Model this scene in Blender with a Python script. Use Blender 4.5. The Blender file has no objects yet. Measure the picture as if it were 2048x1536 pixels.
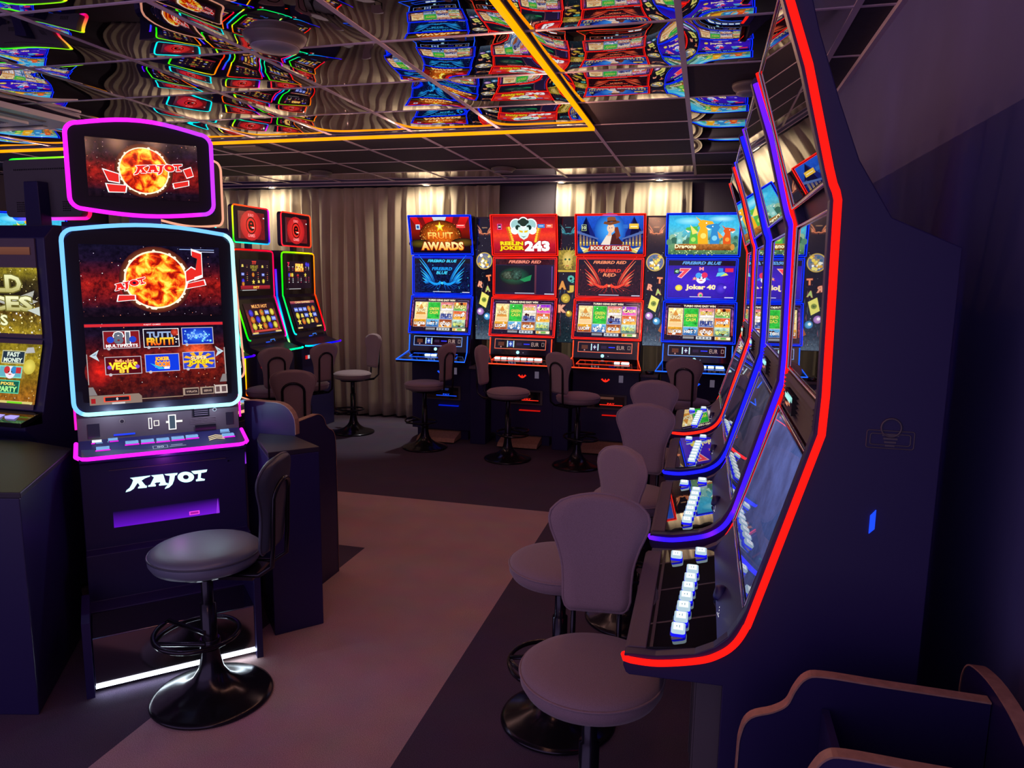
import bpy, bmesh, math, random
from math import sin, cos, pi, radians, sqrt, atan2
from mathutils import Vector, Matrix
from mathutils.geometry import tessellate_polygon
random.seed(7)
S = bpy.context.scene
COL = S.collection

# ------------------------------------------------------------------ camera
HC = 1.6
YAW, PIT, ROL, FPX = -0.257632848, 0.150647047, 0.0135155205, 1444.58
f = Vector((sin(YAW)*cos(PIT), cos(YAW)*cos(PIT), -sin(PIT)))
r = Vector((cos(YAW), -sin(YAW), 0)); u = r.cross(f)
r2 = r*cos(ROL)+u*sin(ROL); u2 = u*cos(ROL)-r*sin(ROL)
cam = bpy.data.cameras.new('camera'); camo = bpy.data.objects.new('camera', cam); COL.objects.link(camo)
camo.matrix_world = Matrix(((r2.x, u2.x, -f.x, 0), (r2.y, u2.y, -f.y, 0), (r2.z, u2.z, -f.z, HC), (0, 0, 0, 1)))
cam.sensor_width = 36; cam.lens = FPX/2048*36; cam.clip_start = 0.02
S.camera = camo
# ------------------------------------------------------------------ world, exposure
w = bpy.data.worlds.new('world'); S.world = w; w.use_nodes = True
bg = w.node_tree.nodes['Background']; bg.inputs[0].default_value = (0.46, 0.34, 0.62, 1); bg.inputs[1].default_value = 1.1  # added purple ambient fill, let in through the open front of the room
S.view_settings.view_transform = 'Standard'; S.view_settings.look = 'None'
S.view_settings.exposure = 0.0; S.view_settings.gamma = 1.0; S.view_settings.use_curve_mapping = False
try:
    S.cycles.max_bounces = 8; S.cycles.glossy_bounces = 5; S.cycles.diffuse_bounces = 3
    S.cycles.sample_clamp_indirect = 4.0; S.cycles.use_denoising = True; S.cycles.caustics_reflective = True
    S.cycles.blur_glossy = 0.02
except Exception: pass

def lamp(name, kind, loc, col, power, size=0.0, target=None, spot=60, blend=.5):
    l = bpy.data.lights.new(name, kind); o = bpy.data.objects.new(name, l); COL.objects.link(o)
    o.location = loc; l.color = col; l.energy = power
    if kind in ('POINT', 'SPOT'): l.shadow_soft_size = size
    if kind == 'SPOT': l.spot_size = radians(spot); l.spot_blend = blend
    if target is not None: o.rotation_euler = (Vector(target)-Vector(loc)).to_track_quat('-Z', 'Y').to_euler()
    return o
# the amber light frame that hangs under the ceiling lights the floor
AMB = (1.0, 0.47, 0.28)
for k in range(16): lamp('amber_frame_light', 'POINT', (-.79, 4.4-.3*k, 2.44), AMB, 1.7)
for k in range(14): lamp('amber_frame_light', 'POINT', (-1.1-.32*k, 4.60, 2.44), (1., .55, .42), 2.0)
# recessed spots over the curtains
SPOTX = [(-5.6, 7.12), (-4.62, 7.12), (-2.83, 7.14), (-1.42, 7.14), (-0.47, 7.10)]
for sx, sy in SPOTX:
    lamp('curtain_spot_light', 'SPOT', (sx, sy-.12, 2.475), (1.0, .82, .54), 23, .02, (sx, 7.40, 1.95), 140, .9)
lamp('curtain_spot_light', 'SPOT', (-2.85, 6.98, 2.46), (.86, .90, .80), 75, .02, (-3.2, 6.45, 0), 44, .6)

# ------------------------------------------------------------------ colours and materials
def lin(c):
    if isinstance(c, str):
        c = tuple(int(c[i:i+2], 16)/255 for i in (0, 2, 4))
    return tuple((x/12.92 if x <= .04045 else ((x+.055)/1.055)**2.4) for x in c[:3])
def mat(name, col, rough=.5, metal=0., spec=.5, coat=0., noise=None, bump=0., bscale=200, sheen=0.):
    m = bpy.data.materials.new(name); m.use_nodes = True; nt = m.node_tree; b = nt.nodes['Principled BSDF']
    c = lin(col) if isinstance(col, str) else col
    b.inputs['Base Color'].default_value = (*c, 1); b.inputs['Roughness'].default_value = rough
    b.inputs['Metallic'].default_value = metal; b.inputs['Specular IOR Level'].default_value = spec
    b.inputs['Coat Weight'].default_value = coat; b.inputs['Coat Roughness'].default_value = .05
    if sheen: b.inputs['Sheen Weight'].default_value = sheen; b.inputs['Sheen Roughness'].default_value = .4
    if noise or bump:
        tc = nt.nodes.new('ShaderNodeTexCoord'); nz = nt.nodes.new('ShaderNodeTexNoise')
        nz.inputs['Scale'].default_value = bscale; nz.inputs['Detail'].default_value = 4
        nt.links.new(tc.outputs['Object'], nz.inputs['Vector'])
        if noise:
            rp = nt.nodes.new('ShaderNodeValToRGB'); e = rp.color_ramp.elements
            e[0].position = .3; e[1].position = .7
            e[0].color = (*[x*(1-noise) for x in c], 1); e[1].color = (*[min(1, x*(1+noise)) for x in c], 1)
            nt.links.new(nz.outputs['Fac'], rp.inputs[0]); nt.links.new(rp.outputs[0], b.inputs['Base Color'])
        if bump:
            bp = nt.nodes.new('ShaderNodeBump'); bp.inputs['Strength'].default_value = bump; bp.inputs['Distance'].default_value = .002
            nt.links.new(nz.outputs['Fac'], bp.inputs['Height']); nt.links.new(bp.outputs[0], b.inputs['Normal'])
    return m
def glowmat(name, strength=1., rough=.12, gloss=.5, tex=900):
    # a lit display: its picture is the colour stored on the mesh, alpha = how grainy that area is
    m = bpy.data.materials.new(name); m.use_nodes = True; nt = m.node_tree; b = nt.nodes['Principled BSDF']
    b.inputs['Base Color'].default_value = (.004, .004, .006, 1); b.inputs['Roughness'].default_value = rough
    b.inputs['Specular IOR Level'].default_value = gloss
    a = nt.nodes.new('ShaderNodeAttribute'); a.attribute_name = 'Col'
    tc = nt.nodes.new('ShaderNodeTexCoord'); nz = nt.nodes.new('ShaderNodeTexNoise'); nz.inputs['Scale'].default_value = tex*.05
    nz.inputs['Detail'].default_value = 6; nz.inputs['Roughness'].default_value = .7
    nt.links.new(tc.outputs['Object'], nz.inputs['Vector'])
    mr = nt.nodes.new('ShaderNodeMapRange'); mr.inputs[1].default_value = .38; mr.inputs[2].default_value = .66; mr.inputs[3].default_value = .0; mr.inputs[4].default_value = 1.9
    nt.links.new(nz.outputs['Fac'], mr.inputs[0])
    mx = nt.nodes.new('ShaderNodeMix'); mx.data_type = 'FLOAT'; mx.inputs[2].default_value = 1.
    nt.links.new(a.outputs['Alpha'], mx.inputs[0]); nt.links.new(mr.outputs[0], mx.inputs[3])
    vm = nt.nodes.new('ShaderNodeVectorMath'); vm.operation = 'SCALE'
    nt.links.new(a.outputs['Color'], vm.inputs[0]); nt.links.new(mx.outputs[0], vm.inputs['Scale'])
    nt.links.new(vm.outputs[0], b.inputs['Emission Color']); b.inputs['Emission Strength'].default_value = strength
    return m
def sunmat():
    m = bpy.data.materials.new('sun_picture'); m.use_nodes = True; nt = m.node_tree; b = nt.nodes['Principled BSDF']
    b.inputs['Base Color'].default_value = (.004, .004, .006, 1); b.inputs['Roughness'].default_value = .15
    tc = nt.nodes.new('ShaderNodeTexCoord'); nz = nt.nodes.new('ShaderNodeTexNoise'); nz.inputs['Scale'].default_value = 26
    nz.inputs['Detail'].default_value = 5; nz.inputs['Distortion'].default_value = .6
    nt.links.new(tc.outputs['Object'], nz.inputs['Vector'])
    rp = nt.nodes.new('ShaderNodeValToRGB'); cr = rp.color_ramp
    cr.elements[0].position = .38; cr.elements[0].color = (.35, .004, .0, 1)
    cr.elements[1].position = .62; cr.elements[1].color = (1, .95, .12, 1)
    for p, c in ((.45, (.95, .04, 0, 1)), (.50, (1, .22, .01, 1)), (.56, (1, .55, .02, 1))):
        e = cr.elements.new(p); e.color = c
    nt.links.new(nz.outputs['Fac'], rp.inputs[0]); nt.links.new(rp.outputs[0], b.inputs['Emission Color'])
    b.inputs['Emission Strength'].default_value = 1.
    return m
M = {}
M['black'] = mat('black_cabinet', (.019, .013, .085), .40)
M['gloss'] = mat('black_gloss', (.008, .007, .012), .10, coat=.6)
M['bezel'] = mat('black_bezel', (.010, .008, .020), .5, spec=.2)
M['glass'] = mat('dark_screen_glass', (.006, .006, .010), .012, spec=.9, coat=1.0)
M['glass'].node_tree.nodes['Principled BSDF'].inputs['Coat Roughness'].default_value = .008
M['kick'] = mat('polished_plinth', (.30, .25, .28), .13, 1.)
M['chrome'] = mat('smoked_chrome', (.62, .58, .62), .06, 1.)
M['blackmetal'] = mat('black_metal', (.035, .032, .045), .18, .75)
M['greyp'] = mat('grey_plastic', (.10, .085, .10), .5)
M['mauve'] = mat('mauve_suede', (.30, .21, .25), .85, noise=.12, bump=.5, bscale=500, sheen=.35)
M['leather'] = mat('black_leather', (.06, .07, .11), .42, bump=.12, bscale=300, coat=.1)
M['wood'] = mat('pale_edge_wood', (.42, .24, .18), .5, noise=.15, bscale=60)
M['deck'] = mat('violet_deck', (.05, .055, .13), .3, coat=.3)
M['seat_lit'] = mat('blue_lit_leather', (.15, .17, .25), .42, spec=.8, bump=.1, bscale=300)  # seat leather made lighter: bluish light from the machine is put into its colour
M['ppanel'] = mat('brown_panel', (.085, .05, .07), .5)
M['ctop'] = mat('dark_counter_top', (.024, .017, .034), .4)
M['pad'] = mat('armrest_pad', (.13, .09, .12), .6, bump=.3, bscale=400)
M['glow'] = glowmat('display', 1.15)
M['bright'] = glowmat('display_bright', 1.6)
M['led'] = glowmat('led_tube', 1.0, .9, .0)
M['sun'] = sunmat()
M['box'] = mat('white_card', (.45, .42, .5), .6)

# ------------------------------------------------------------------ mesh builder
class MB:
    def __init__(s): s.v = []; s.f = []; s.mi = []; s.c = []; s.mats = []; s.sm = []; s.X = None
    def m(s, name):
        mt = M[name] if isinstance(name, str) else name
        if mt not in s.mats: s.mats.append(mt)
        return s.mats.index(mt)
    def face(s, pts, mn, col=None, smooth=False):
        i = len(s.v)
        for p in pts: s.v.append(tuple(p))
        s.f.append(list(range(i, i+len(pts)))); s.mi.append(s.m(mn)); s.sm.append(smooth)
        if col is None: cs = [(0, 0, 0, 0)]*len(pts)
        elif isinstance(col, list): cs = col
        else: cs = [col]*len(pts)
        s.c.append(cs)
    def grid(s, rows, mn, closed_u=False, closed_v=False, cols=None, smooth=True, flip=False):
        n = len(rows); k = len(rows[0]); i0 = len(s.v)
        for rw in rows:
            for p in rw: s.v.append(tuple(p))
        for a in range(n if closed_v else n-1):
            for b in range(k if closed_u else k-1):
                a2 = (a+1) % n; b2 = (b+1) % k
                q = [i0+a*k+b, i0+a*k+b2, i0+a2*k+b2, i0+a2*k+b]
                if flip: q.reverse()
                s.f.append(q); s.mi.append(s.m(mn)); s.sm.append(smooth)
                if cols: 
                    c1, c2 = cols[a], cols[a2]
                    s.c.append([c1, c1, c2, c2] if not flip else [c2, c2, c1, c1])
                else: s.c.append([(0, 0, 0, 0)]*4)
        return s
    def box(s, x0, x1, y0, y1, z0, z1, mn='black', col=None):
        P = [(x0, y0, z0), (x1, y0, z0), (x1, y1, z0), (x0, y1, z0), (x0, y0, z1), (x1, y0, z1), (x1, y1, z1), (x0, y1, z1)]
        for q in ((0, 3, 2, 1), (4, 5, 6, 7), (0, 1, 5, 4), (1, 2, 6, 5), (2, 3, 7, 6), (3, 0, 4, 7)):
            s.face([P[i] for i in q], mn, col)
        return s
    def prism(s, prof, a0, a1, axis, mn='black', col=None):
        # prof: list of 2D points; axis 'x': (y,z) profile; 'y': (x,z); 'z': (x,y)
        def P(p, a): return (a, p[0], p[1]) if axis == 'x' else ((p[0], a, p[1]) if axis == 'y' else (p[0], p[1], a))
        area = sum(prof[i][0]*prof[(i+1) % len(prof)][1]-prof[(i+1) % len(prof)][0]*prof[i][1] for i in range(len(prof)))
        if area < 0: prof = prof[::-1]
        n = len(prof)
        tri = tessellate_polygon([[Vector((p[0], p[1], 0)) for p in prof]])
        fl = (axis == 'y')
        for t in tri:
            tv = [prof[i] for i in t]
            ar = (tv[1][0]-tv[0][0])*(tv[2][1]-tv[0][1])-(tv[2][0]-tv[0][0])*(tv[1][1]-tv[0][1])
            if ar < 0: tv = tv[::-1]
            hi = [P(p, a1) for p in tv]; lo = [P(p, a0) for p in tv[::-1]]
            if fl: hi.reverse(); lo.reverse()
            s.face(hi, mn, col); s.face(lo, mn, col)
        for i in range(n):
            p, q = prof[i], prof[(i+1) % n]
            fc = [P(p, a0), P(q, a0), P(q, a1), P(p, a1)]
            if fl: fc.reverse()
            s.face(fc, mn, col)
        return s
    def tube(s, path, rad, mn='led', cols=None, closed=False, seg=8, rads=None):
        path = [Vector(p) for p in path]; n = len(path); rows = []
        prev = None
        for i, p in enumerate(path):
            a = path[i-1] if (i > 0 or closed) else p; b = path[(i+1) % n] if (i < n-1 or closed) else p
            d = (b-a)
            if d.length < 1e-9: d = Vector((0, 0, 1))
            d.normalize()
            if prev is None:
                ref = Vector((0, 0, 1)) if abs(d.z) < .9 else Vector((1, 0, 0))
                n1 = d.cross(ref).normalized()
            else:
                n1 = (prev-d*prev.dot(d))
                if n1.length < 1e-6: n1 = d.cross(Vector((0, 0, 1)))
                n1.normalize()
            prev = n1; n2 = d.cross(n1)
            rr = rads[i] if rads else rad
            rows.append([p+(n1*cos(t)+n2*sin(t))*rr for t in [2*pi*k/seg for k in range(seg)]])
        s.grid(rows, mn, closed_u=True, closed_v=closed, cols=cols)
        if not closed:
            s.face(rows[0][::-1], mn, cols[0] if cols else None); s.face(rows[-1], mn, cols[-1] if cols else None)
        return s
    def lathe(s, prof, cx=0, cy=0, seg=40, mn='black', a=1., b=1.):
        rows = [[(cx+rr*cos(2*pi*k/seg)*a, cy+rr*sin(2*pi*k/seg)*b, z) for k in range(seg)] for rr, z in prof]
        s.grid(rows, mn, closed_u=True)
        if prof[-1][0] > 1e-4: s.face(rows[-1], mn)
        if prof[0][0] > 1e-4: s.face(rows[0][::-1], mn)
        return s
    def build(s, name, parent=None, bevel=0., loc=None):
        me = bpy.data.meshes.new(name); me.from_pydata(s.v, [], s.f)
        for m_ in s.mats: me.materials.append(m_)
        me.polygons.foreach_set('material_index', s.mi); me.polygons.foreach_set('use_smooth', s.sm)
        if any(m_.name.startswith(('display', 'led')) for m_ in s.mats):
            at = me.color_attributes.new('Col', 'FLOAT_COLOR', 'CORNER')
            flat = []
            for cs in s.c:
                for c in cs: flat.extend(c)
            at.data.foreach_set('color', flat)
        me.update()
        o = bpy.data.objects.new(name, me); COL.objects.link(o)
        if parent is not None: o.parent = parent
        if loc: o.location = loc
        if bevel:
            bm = bmesh.new(); bm.from_mesh(me); bmesh.ops.remove_doubles(bm, verts=bm.verts, dist=1e-5); bm.to_mesh(me); bm.free()
            md = o.modifiers.new('bevel', 'BEVEL'); md.width = bevel; md.segments = 2; md.limit_method = 'ANGLE'; md.angle_limit = radians(40)
        return o
def thing(name, label, cat, loc=(0, 0, 0), rz=0, group=None):
    o = bpy.data.objects.new(name, None); COL.objects.link(o); o.location = loc; o.rotation_euler = (0, 0, rz)
    o.empty_display_size = .1; o['label'] = label; o['category'] = cat
    if group: o['group'] = group
    return o
def tag(o, label, cat, group=None):
    o['label'] = label; o['category'] = cat
    if group: o['group'] = group
    return o
def struct(o): o['kind'] = 'structure'; return o
def L4(c, a=0.): return (*lin(c), a)
def led(c, boost=3.):
    l = lin(c); mx = max(l)
    return tuple((x*boost/mx if x > .8*mx else x/mx) for x in l)+(0.,)
def rr_path(x0, x1, z0, z1, rad, n=5, arch=0., archb=0.):
    # rounded rectangle outline (x,z), counter-clockwise from the lower left
    P = []
    for cx, cz, a0 in ((x1-rad, z0+rad, -90), (x1-rad, z1-rad, 0), (x0+rad, z1-rad, 90), (x0+rad, z0+rad, 180)):
        for k in range(n+1):
            t = radians(a0+90*k/n); P.append((cx+rad*cos(t), cz+rad*sin(t)))
        if a0 == 0 and arch:
            for k in range(1, 10):
                q = k/10; P.append(((x1-rad)*(1-q)+(x0+rad)*q, z1+arch*sin(pi*q)))
        if a0 == 180 and archb:
            for k in range(1, 10):
                q = k/10; P.append(((x0+rad)*(1-q)+(x1-rad)*q, z0-archb*sin(pi*q)))
    return P

def smooth(P, n=4):
    out = []
    for i in range(len(P)-1):
        p0 = P[max(0, i-1)]; p1 = P[i]; p2 = P[i+1]; p3 = P[min(len(P)-1, i+2)]
        for k in range(n):
            q = k/n; out.append(tuple(.5*((2*p1[j])+(-p0[j]+p2[j])*q+(2*p0[j]-5*p1[j]+4*p2[j]-p3[j])*q*q+(-p0[j]+3*p1[j]-3*p2[j]+p3[j])*q**3) for j in range(2)))
    return out+[P[-1]]

# ------------------------------------------------------------------ 2D pictures on lit displays
_tc = {}
def text_tris(body, bold=0., shear=0.):
    key = (body, round(bold, 4), shear)
    if key in _tc: return _tc[key]
    cu = bpy.data.curves.new('t', 'FONT'); cu.body = body; cu.size = 1.; cu.offset = bold; cu.shear = shear
    cu.align_x = 'CENTER'; cu.align_y = 'CENTER'; cu.resolution_u = 2
    o = bpy.data.objects.new('t', cu); me = o.to_mesh()
    vs = [(v.co.x, v.co.y) for v in me.vertices]; fs = [list(p.vertices) for p in me.polygons]
    o.to_mesh_clear(); bpy.data.objects.remove(o); bpy.data.curves.remove(cu)
    if vs:
        w_ = max(v[0] for v in vs)-min(v[0] for v in vs); cx = (max(v[0] for v in vs)+min(v[0] for v in vs))/2
        cy = (max(v[1] for v in vs)+min(v[1] for v in vs))/2; h_ = max(v[1] for v in vs)-min(v[1] for v in vs)
    else: w_ = h_ = 1; cx = cy = 0
    _tc[key] = (vs, fs, w_, h_, cx, cy); return _tc[key]
KAJ = [[(705,918),(905,893),(900,905),(850,925),(815,950),(850,1005),(865,1010),(862,1032),(775,1038),(780,1020),(795,1012),(785,985),(775,975),(760,1000),(735,1040),(700,1065),(655,1078),(665,1055),(695,1030),(720,985),(735,945),(725,930)],
 [(912,893),(1030,880),(1035,890),(1050,960),(1055,980),(1075,985),(1070,1005),(985,1012),(985,995),(1000,985),(998,972),(955,976),(940,990),(955,1000),(950,1018),(875,1022),(880,1005),(900,998),(940,915),(925,905)],
 [(1045,880),(1180,868),(1172,890),(1150,900),(1140,950),(1120,1000),(1085,1035),(1040,1052),(1050,1030),(1065,1015),(1085,980),(1095,930),(1100,900),(1060,895)],
 [(1262+85*cos(t*pi/12),918+62*sin(t*pi/12)) for t in range(24)],
 [(1320,850),(1490,832),(1480,860),(1445,870),(1425,870),(1415,930),(1440,940),(1460,945),(1455,962),(1365,970),(1365,950),(1385,940),(1392,880),(1360,885),(1345,880)]]
class CV:
    """Flat picture W x H with its lower left at o, along ex, ez, facing n."""
    def __init__(s, mb, o, ex, ez, W, H, mn='glow', off=.0012):
        s.mb = mb; s.o = Vector(o); s.ex = Vector(ex).normalized(); s.ez = Vector(ez).normalized(); s.n = s.ex.cross(s.ez)
        s.W = W; s.H = H; s.mn = mn; s.k = 1; s.step = .00022; s.base = off
    def P(s, x, y): return s.o+s.ex*(x*s.W)+s.ez*(y*s.H)+s.n*(s.base+s.k*s.step)
    def lay(s): s.k += 1
    def poly(s, pts, c, a=0., mn=None, nolay=False):
        if not nolay: s.lay()
        cc = c if isinstance(c, list) else [L4(c, a)]*len(pts)
        tri = tessellate_polygon([[Vector((p[0]*s.W, p[1]*s.H, 0)) for p in pts]])
        for t in tri:
            tv = [(pts[i], cc[i]) for i in t]
            (ax, ay), (bx, by), (cx, cy) = [q[0] for q in tv]
            if (bx-ax)*(cy-ay)-(cx-ax)*(by-ay) < 0: tv = tv[::-1]
            s.mb.face([s.P(*q[0]) for q in tv], mn or s.mn, [q[1] for q in tv])
    def rect(s, x0, y0, x1, y1, c, c2=None, a=0., nolay=False):
        if not nolay: s.lay()
        c2 = c2 or c
        s.mb.face([s.P(x0, y0), s.P(x1, y0), s.P(x1, y1), s.P(x0, y1)], s.mn, [L4(c, a), L4(c, a), L4(c2, a), L4(c2, a)])
    def grad(s, x0, y0, x1, y1, stops, a=0.):
        s.lay()
        for (t0, c0), (t1, c1) in zip(stops[:-1], stops[1:]):
            s.rect(x0, y0+(y1-y0)*t0, x1, y0+(y1-y0)*t1, c0, c1, a, nolay=True)
    def disc(s, cx, cy, rx, c, ce=None, a=0., mn=None, n=20, ry=None):
        s.lay(); ry = ry if ry is not None else rx*s.W/s.H; ce = ce or c
        for k in range(n):
            t0, t1 = 2*pi*k/n, 2*pi*(k+1)/n
            s.mb.face([s.P(cx, cy), s.P(cx+rx*cos(t0), cy+ry*sin(t0)), s.P(cx+rx*cos(t1), cy+ry*sin(t1))], mn or s.mn, [L4(c, a), L4(ce, a), L4(ce, a)])
    def frame(s, x0, y0, x1, y1, t, c):
        ty = t*s.W/s.H; s.lay()
        for q in ((x0, y0, x1, y0+ty), (x0, y1-ty, x1, y1), (x0, y0, x0+t, y1), (x1-t, y0, x1, y1)): s.rect(*q, c, nolay=True)
    def text(s, body, cx, cy, h, c, width=None, bold=.02, shear=0., out=None, ow=.05, c2=None, rot=0.):
        if out: s.text(body, cx, cy, h, out, width, bold+ow, shear, rot=rot)
        _, _, w0, h0, x0, y0 = text_tris(body, 0., shear)
        vs, fs, _, _, _, _ = text_tris(body, bold, shear)
        s.lay(); ky = h*s.H/h0; kx = ky if width is None else width*s.W/w0
        for fc in fs:
            P = []; C = []
            for i in fc:
                X = (vs[i][0]-x0)*kx; Y = (vs[i][1]-y0)*ky; X, Y = X*cos(rot)-Y*sin(rot), X*sin(rot)+Y*cos(rot)
                P.append(s.P(cx+X/s.W, cy+Y/s.H)); q = (vs[i][1]-y0)/h0+.5
                if c2:
                    a_, b_ = lin(c), lin(c2); q = min(1, max(0, q)); C.append((*[b_[j]*(1-q)+a_[j]*q for j in range(3)], 0))
                else: C.append(L4(c))
            if (P[1]-P[0]).cross(P[2]-P[0]).dot(s.n) < 0: P.reverse(); C.reverse()
            s.mb.face(P, s.mn, C)
    def star(s, cx, cy, rad, c, n=5, q=.42, rot=0.):
        P = []
        for k in range(2*n):
            rr = rad if k % 2 == 0 else rad*q; t = pi/2+rot+pi*k/n
            P.append((cx+rr*cos(t), cy+rr*sin(t)*s.W/s.H))
        s.poly(P, c)
    def dots(s, n, x0, y0, x1, y1, cols, r0=.002, r1=.005):
        s.lay()
        for _ in range(n):
            x, y, q = random.uniform(x0, x1), random.uniform(y0, y1), random.uniform(r0, r1)
            s.rect(x-q, y-q*s.W/s.H, x+q, y+q*s.W/s.H, random.choice(cols), nolay=True)
    def logo(s, cx, cy, wd, c, rot=0., out=None, grow=1., parts=(0, 1, 2, 3, 4), hole='140a2a'):
        k = wd/835
        if out:
            for dx, dy in ((-9, 0), (9, 0), (0, 9), (0, -9), (7, 7), (-7, 7), (7, -7), (-7, -7)): s.logo_raw(cx, cy, k, out, rot, dx, dy, parts)
        s.lay(); s.logo_raw(cx, cy, k, c, rot, 0, 0, parts)
        if 3 in parts:
            s.lay(); P = [(1262+30*cos(t*pi/8), 918+26*sin(t*pi/8)) for t in range(16)]
            s.poly([s.lg(p, cx, cy, k, rot, 0, 0) for p in P], hole, nolay=True)
    def lg(s, p, cx, cy, k, rot, dx, dy):
        X = (p[0]+dx-1075)*k; Y = -(p[1]+dy-955+.114*(p[0]-1075))*k
        X, Y = X*cos(rot)-Y*sin(rot), X*sin(rot)+Y*cos(rot)
        return (cx+X, cy+Y*s.W/s.H)
    def logo_raw(s, cx, cy, k, c, rot, dx, dy, parts):
        for i in parts: s.poly([s.lg(p, cx, cy, k, rot, dx, dy) for p in KAJ[i]], c, nolay=True)
    def wings(s, cx, cy, sc, c1, c2, c3):
        A = s.W/s.H
        for sg in (-1, 1):
            # rising main feather
            s.lay()
            n = 9
            for j in range(7):
                # long upper feathers, fanning from the shoulder out
                tipx = sc*(1.0-.03*j); tipy = sc*(1.0-.17*j); base = sc*(.30+.055*j)
                up = [(base*1.0+(tipx-base)*(t**1.6)*1.0, -sc*.12+(tipy+sc*.12)*(t**1.15)*(1 if j < 2 else .82)) for t in [q/n for q in range(n+1)]]
                wdt = .05*sc
                L_ = [(cx+sg*x, cy+y*A+wdt*A*sin(pi*min(1, i/n+.05))) for i, (x, y) in enumerate(up)]
                R_ = [(cx+sg*(x+wdt*.3), cy+y*A-wdt*A*sin(pi*min(1, i/n+.05))*.6) for i, (x, y) in enumerate(up)]
                for i in range(n):
                    ca, cb = (lin(c2), lin(c1)) if j % 2 else (lin(c3), lin(c1))
                    q0, q1 = i/n, (i+1)/n
                    A0 = (*[cb[m_]*(1-q0)+ca[m_]*q0 for m_ in range(3)], 0); A1 = (*[cb[m_]*(1-q1)+ca[m_]*q1 for m_ in range(3)], 0)
                    s.poly([L_[i], L_[i+1], R_[i+1], R_[i]], [A0, A1, A1, A0], nolay=True)
            s.lay()
            B = [(0, -.10), (.12, -.17), (.30, -.20), (.48, -.12), (.62, .0), (.5, -.02), (.34, -.09), (.2, -.10), (.08, -.02)]
            s.poly([(cx+sg*x*sc, cy+y*sc*A) for x, y in B], c3)
            for j in range(5):
                t = radians(250+sg*(12+16*j)); x0 = cx+sg*(.08+.1*j)*sc; y0 = cy-.16*sc*A
                s.poly([(x0-.012*sc, y0), (x0+.03*sc, y0), (x0+sg*(.1+.09*j)*sc, y0-.26*sc*A*(1-.1*j))], c1)
        s.disc(cx, cy-.10*sc*A, .05*sc, c2)
def led_ring(mb, pts, rad, cols, mn='led', closed=True):
    n = len(pts)
    if callable(cols): cc = [cols(i/n) for i in range(n)]
    elif isinstance(cols, tuple): cc = [cols]*n
    else: cc = cols
    mb.tube(pts, rad, mn, cc, closed)
def hue(h, boost=2.2, sat=1.):
    h %= 1.; i = int(h*6); fr = h*6-i; q = 1-fr
    c = [(1, fr, 0), (q, 1, 0), (0, 1, fr), (0, q, 1), (fr, 0, 1), (1, 0, q)][i]
    c = [1-sat*(1-x) for x in c]
    return tuple(((x**2.0)*(boost if x > .85 else 1.)) for x in c)+(0.,)

# ------------------------------------------------------------------ the room
CZ = 2.5326; GX0 = -.1425; GY0 = 5.2805; T = .6
XL, XR, YF, YB = -7.0, .6, -1.2, 7.45
def in_mirror(i, j):   # tile with x in GX0+(i-1)T..GX0+iT, y in GY0+jT..+T
    x = GX0+(i-.5)*T; y = GY0+(j+.5)*T
    if y > 6.48: return x < -.14
    if x < -.742: return y < 4.68
    if x < -.1425: return y < 4.08
    if x < .4575: return y < 3.48 or 4.08 < y < 5.88
    return False
# floor with inlaid carpet colours
def carpet(name, c, sc, rough=.95):
    m = bpy.data.materials.new(name); m.use_nodes = True; nt = m.node_tree; b = nt.nodes['Principled BSDF']; b.inputs['Roughness'].default_value = rough
    b.inputs['Specular IOR Level'].default_value = .15
    tc = nt.nodes.new('ShaderNodeTexCoord'); n1 = nt.nodes.new('ShaderNodeTexNoise'); n1.inputs['Scale'].default_value = 380; n1.inputs['Detail'].default_value = 3
    n2 = nt.nodes.new('ShaderNodeTexNoise'); n2.inputs['Scale'].default_value = 5; n2.inputs['Detail'].default_value = 4
    nt.links.new(tc.outputs['Object'], n1.inputs['Vector']); nt.links.new(tc.outputs['Object'], n2.inputs['Vector'])
    rp = nt.nodes.new('ShaderNodeValToRGB'); e = rp.color_ramp.elements; e[0].position = .3; e[1].position = .72
    e[0].color = (*[x*.55 for x in c], 1); e[1].color = (*[min(1, x*1.4) for x in c], 1)
    mx = nt.nodes.new('ShaderNodeMix'); mx.data_type = 'RGBA'; mx.blend_type = 'MULTIPLY'; mx.inputs[0].default_value = .35
    nt.links.new(n1.outputs['Fac'], rp.inputs[0]); nt.links.new(rp.outputs[0], mx.inputs[6]); nt.links.new(n2.outputs['Color'], mx.inputs[7])
    nt.links.new(mx.outputs[2], b.inputs['Base Color'])
    bp = nt.nodes.new('ShaderNodeBump'); bp.inputs['Strength'].default_value = .7; bp.inputs['Distance'].default_value = .003
    nt.links.new(n1.outputs['Fac'], bp.inputs['Height']); nt.links.new(bp.outputs[0], b.inputs['Normal'])
    return m
M['carpetp'] = carpet('pink_carpet', (.66, .43, .46), 1); M['carpetd'] = carpet('dark_carpet', (.12, .085, .145), 1)
fl = MB()
xs = [XL, -1.855, -.915, XR]; ys = [YF, 3.70, 4.655, YB]
pink = {(1, 0), (1, 1), (0, 1)}
for i in range(3):
    for j in range(3):
        fl.face([(xs[i], ys[j], 0), (xs[i+1], ys[j], 0), (xs[i+1], ys[j+1], 0), (xs[i], ys[j+1], 0)], 'carpetp' if (i, j) in pink else 'carpetd')
struct(fl.build('floor'))
M['wall'] = mat('dark_wall_paint', (.09, .075, .12), .7, noise=.1, bscale=3)
M['wallR'] = mat('grey_wall_paint', (.10, .10, .30), .75, noise=.12, bscale=2.5)
struct(MB().box(XL-.1, XR+.1, YB, YB+.1, 0, 2.7, 'wall').build('wall_back'))
struct(MB().box(XR, XR+.1, YF, YB, 0, 2.7, 'wallR').build('wall_right'))
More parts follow.
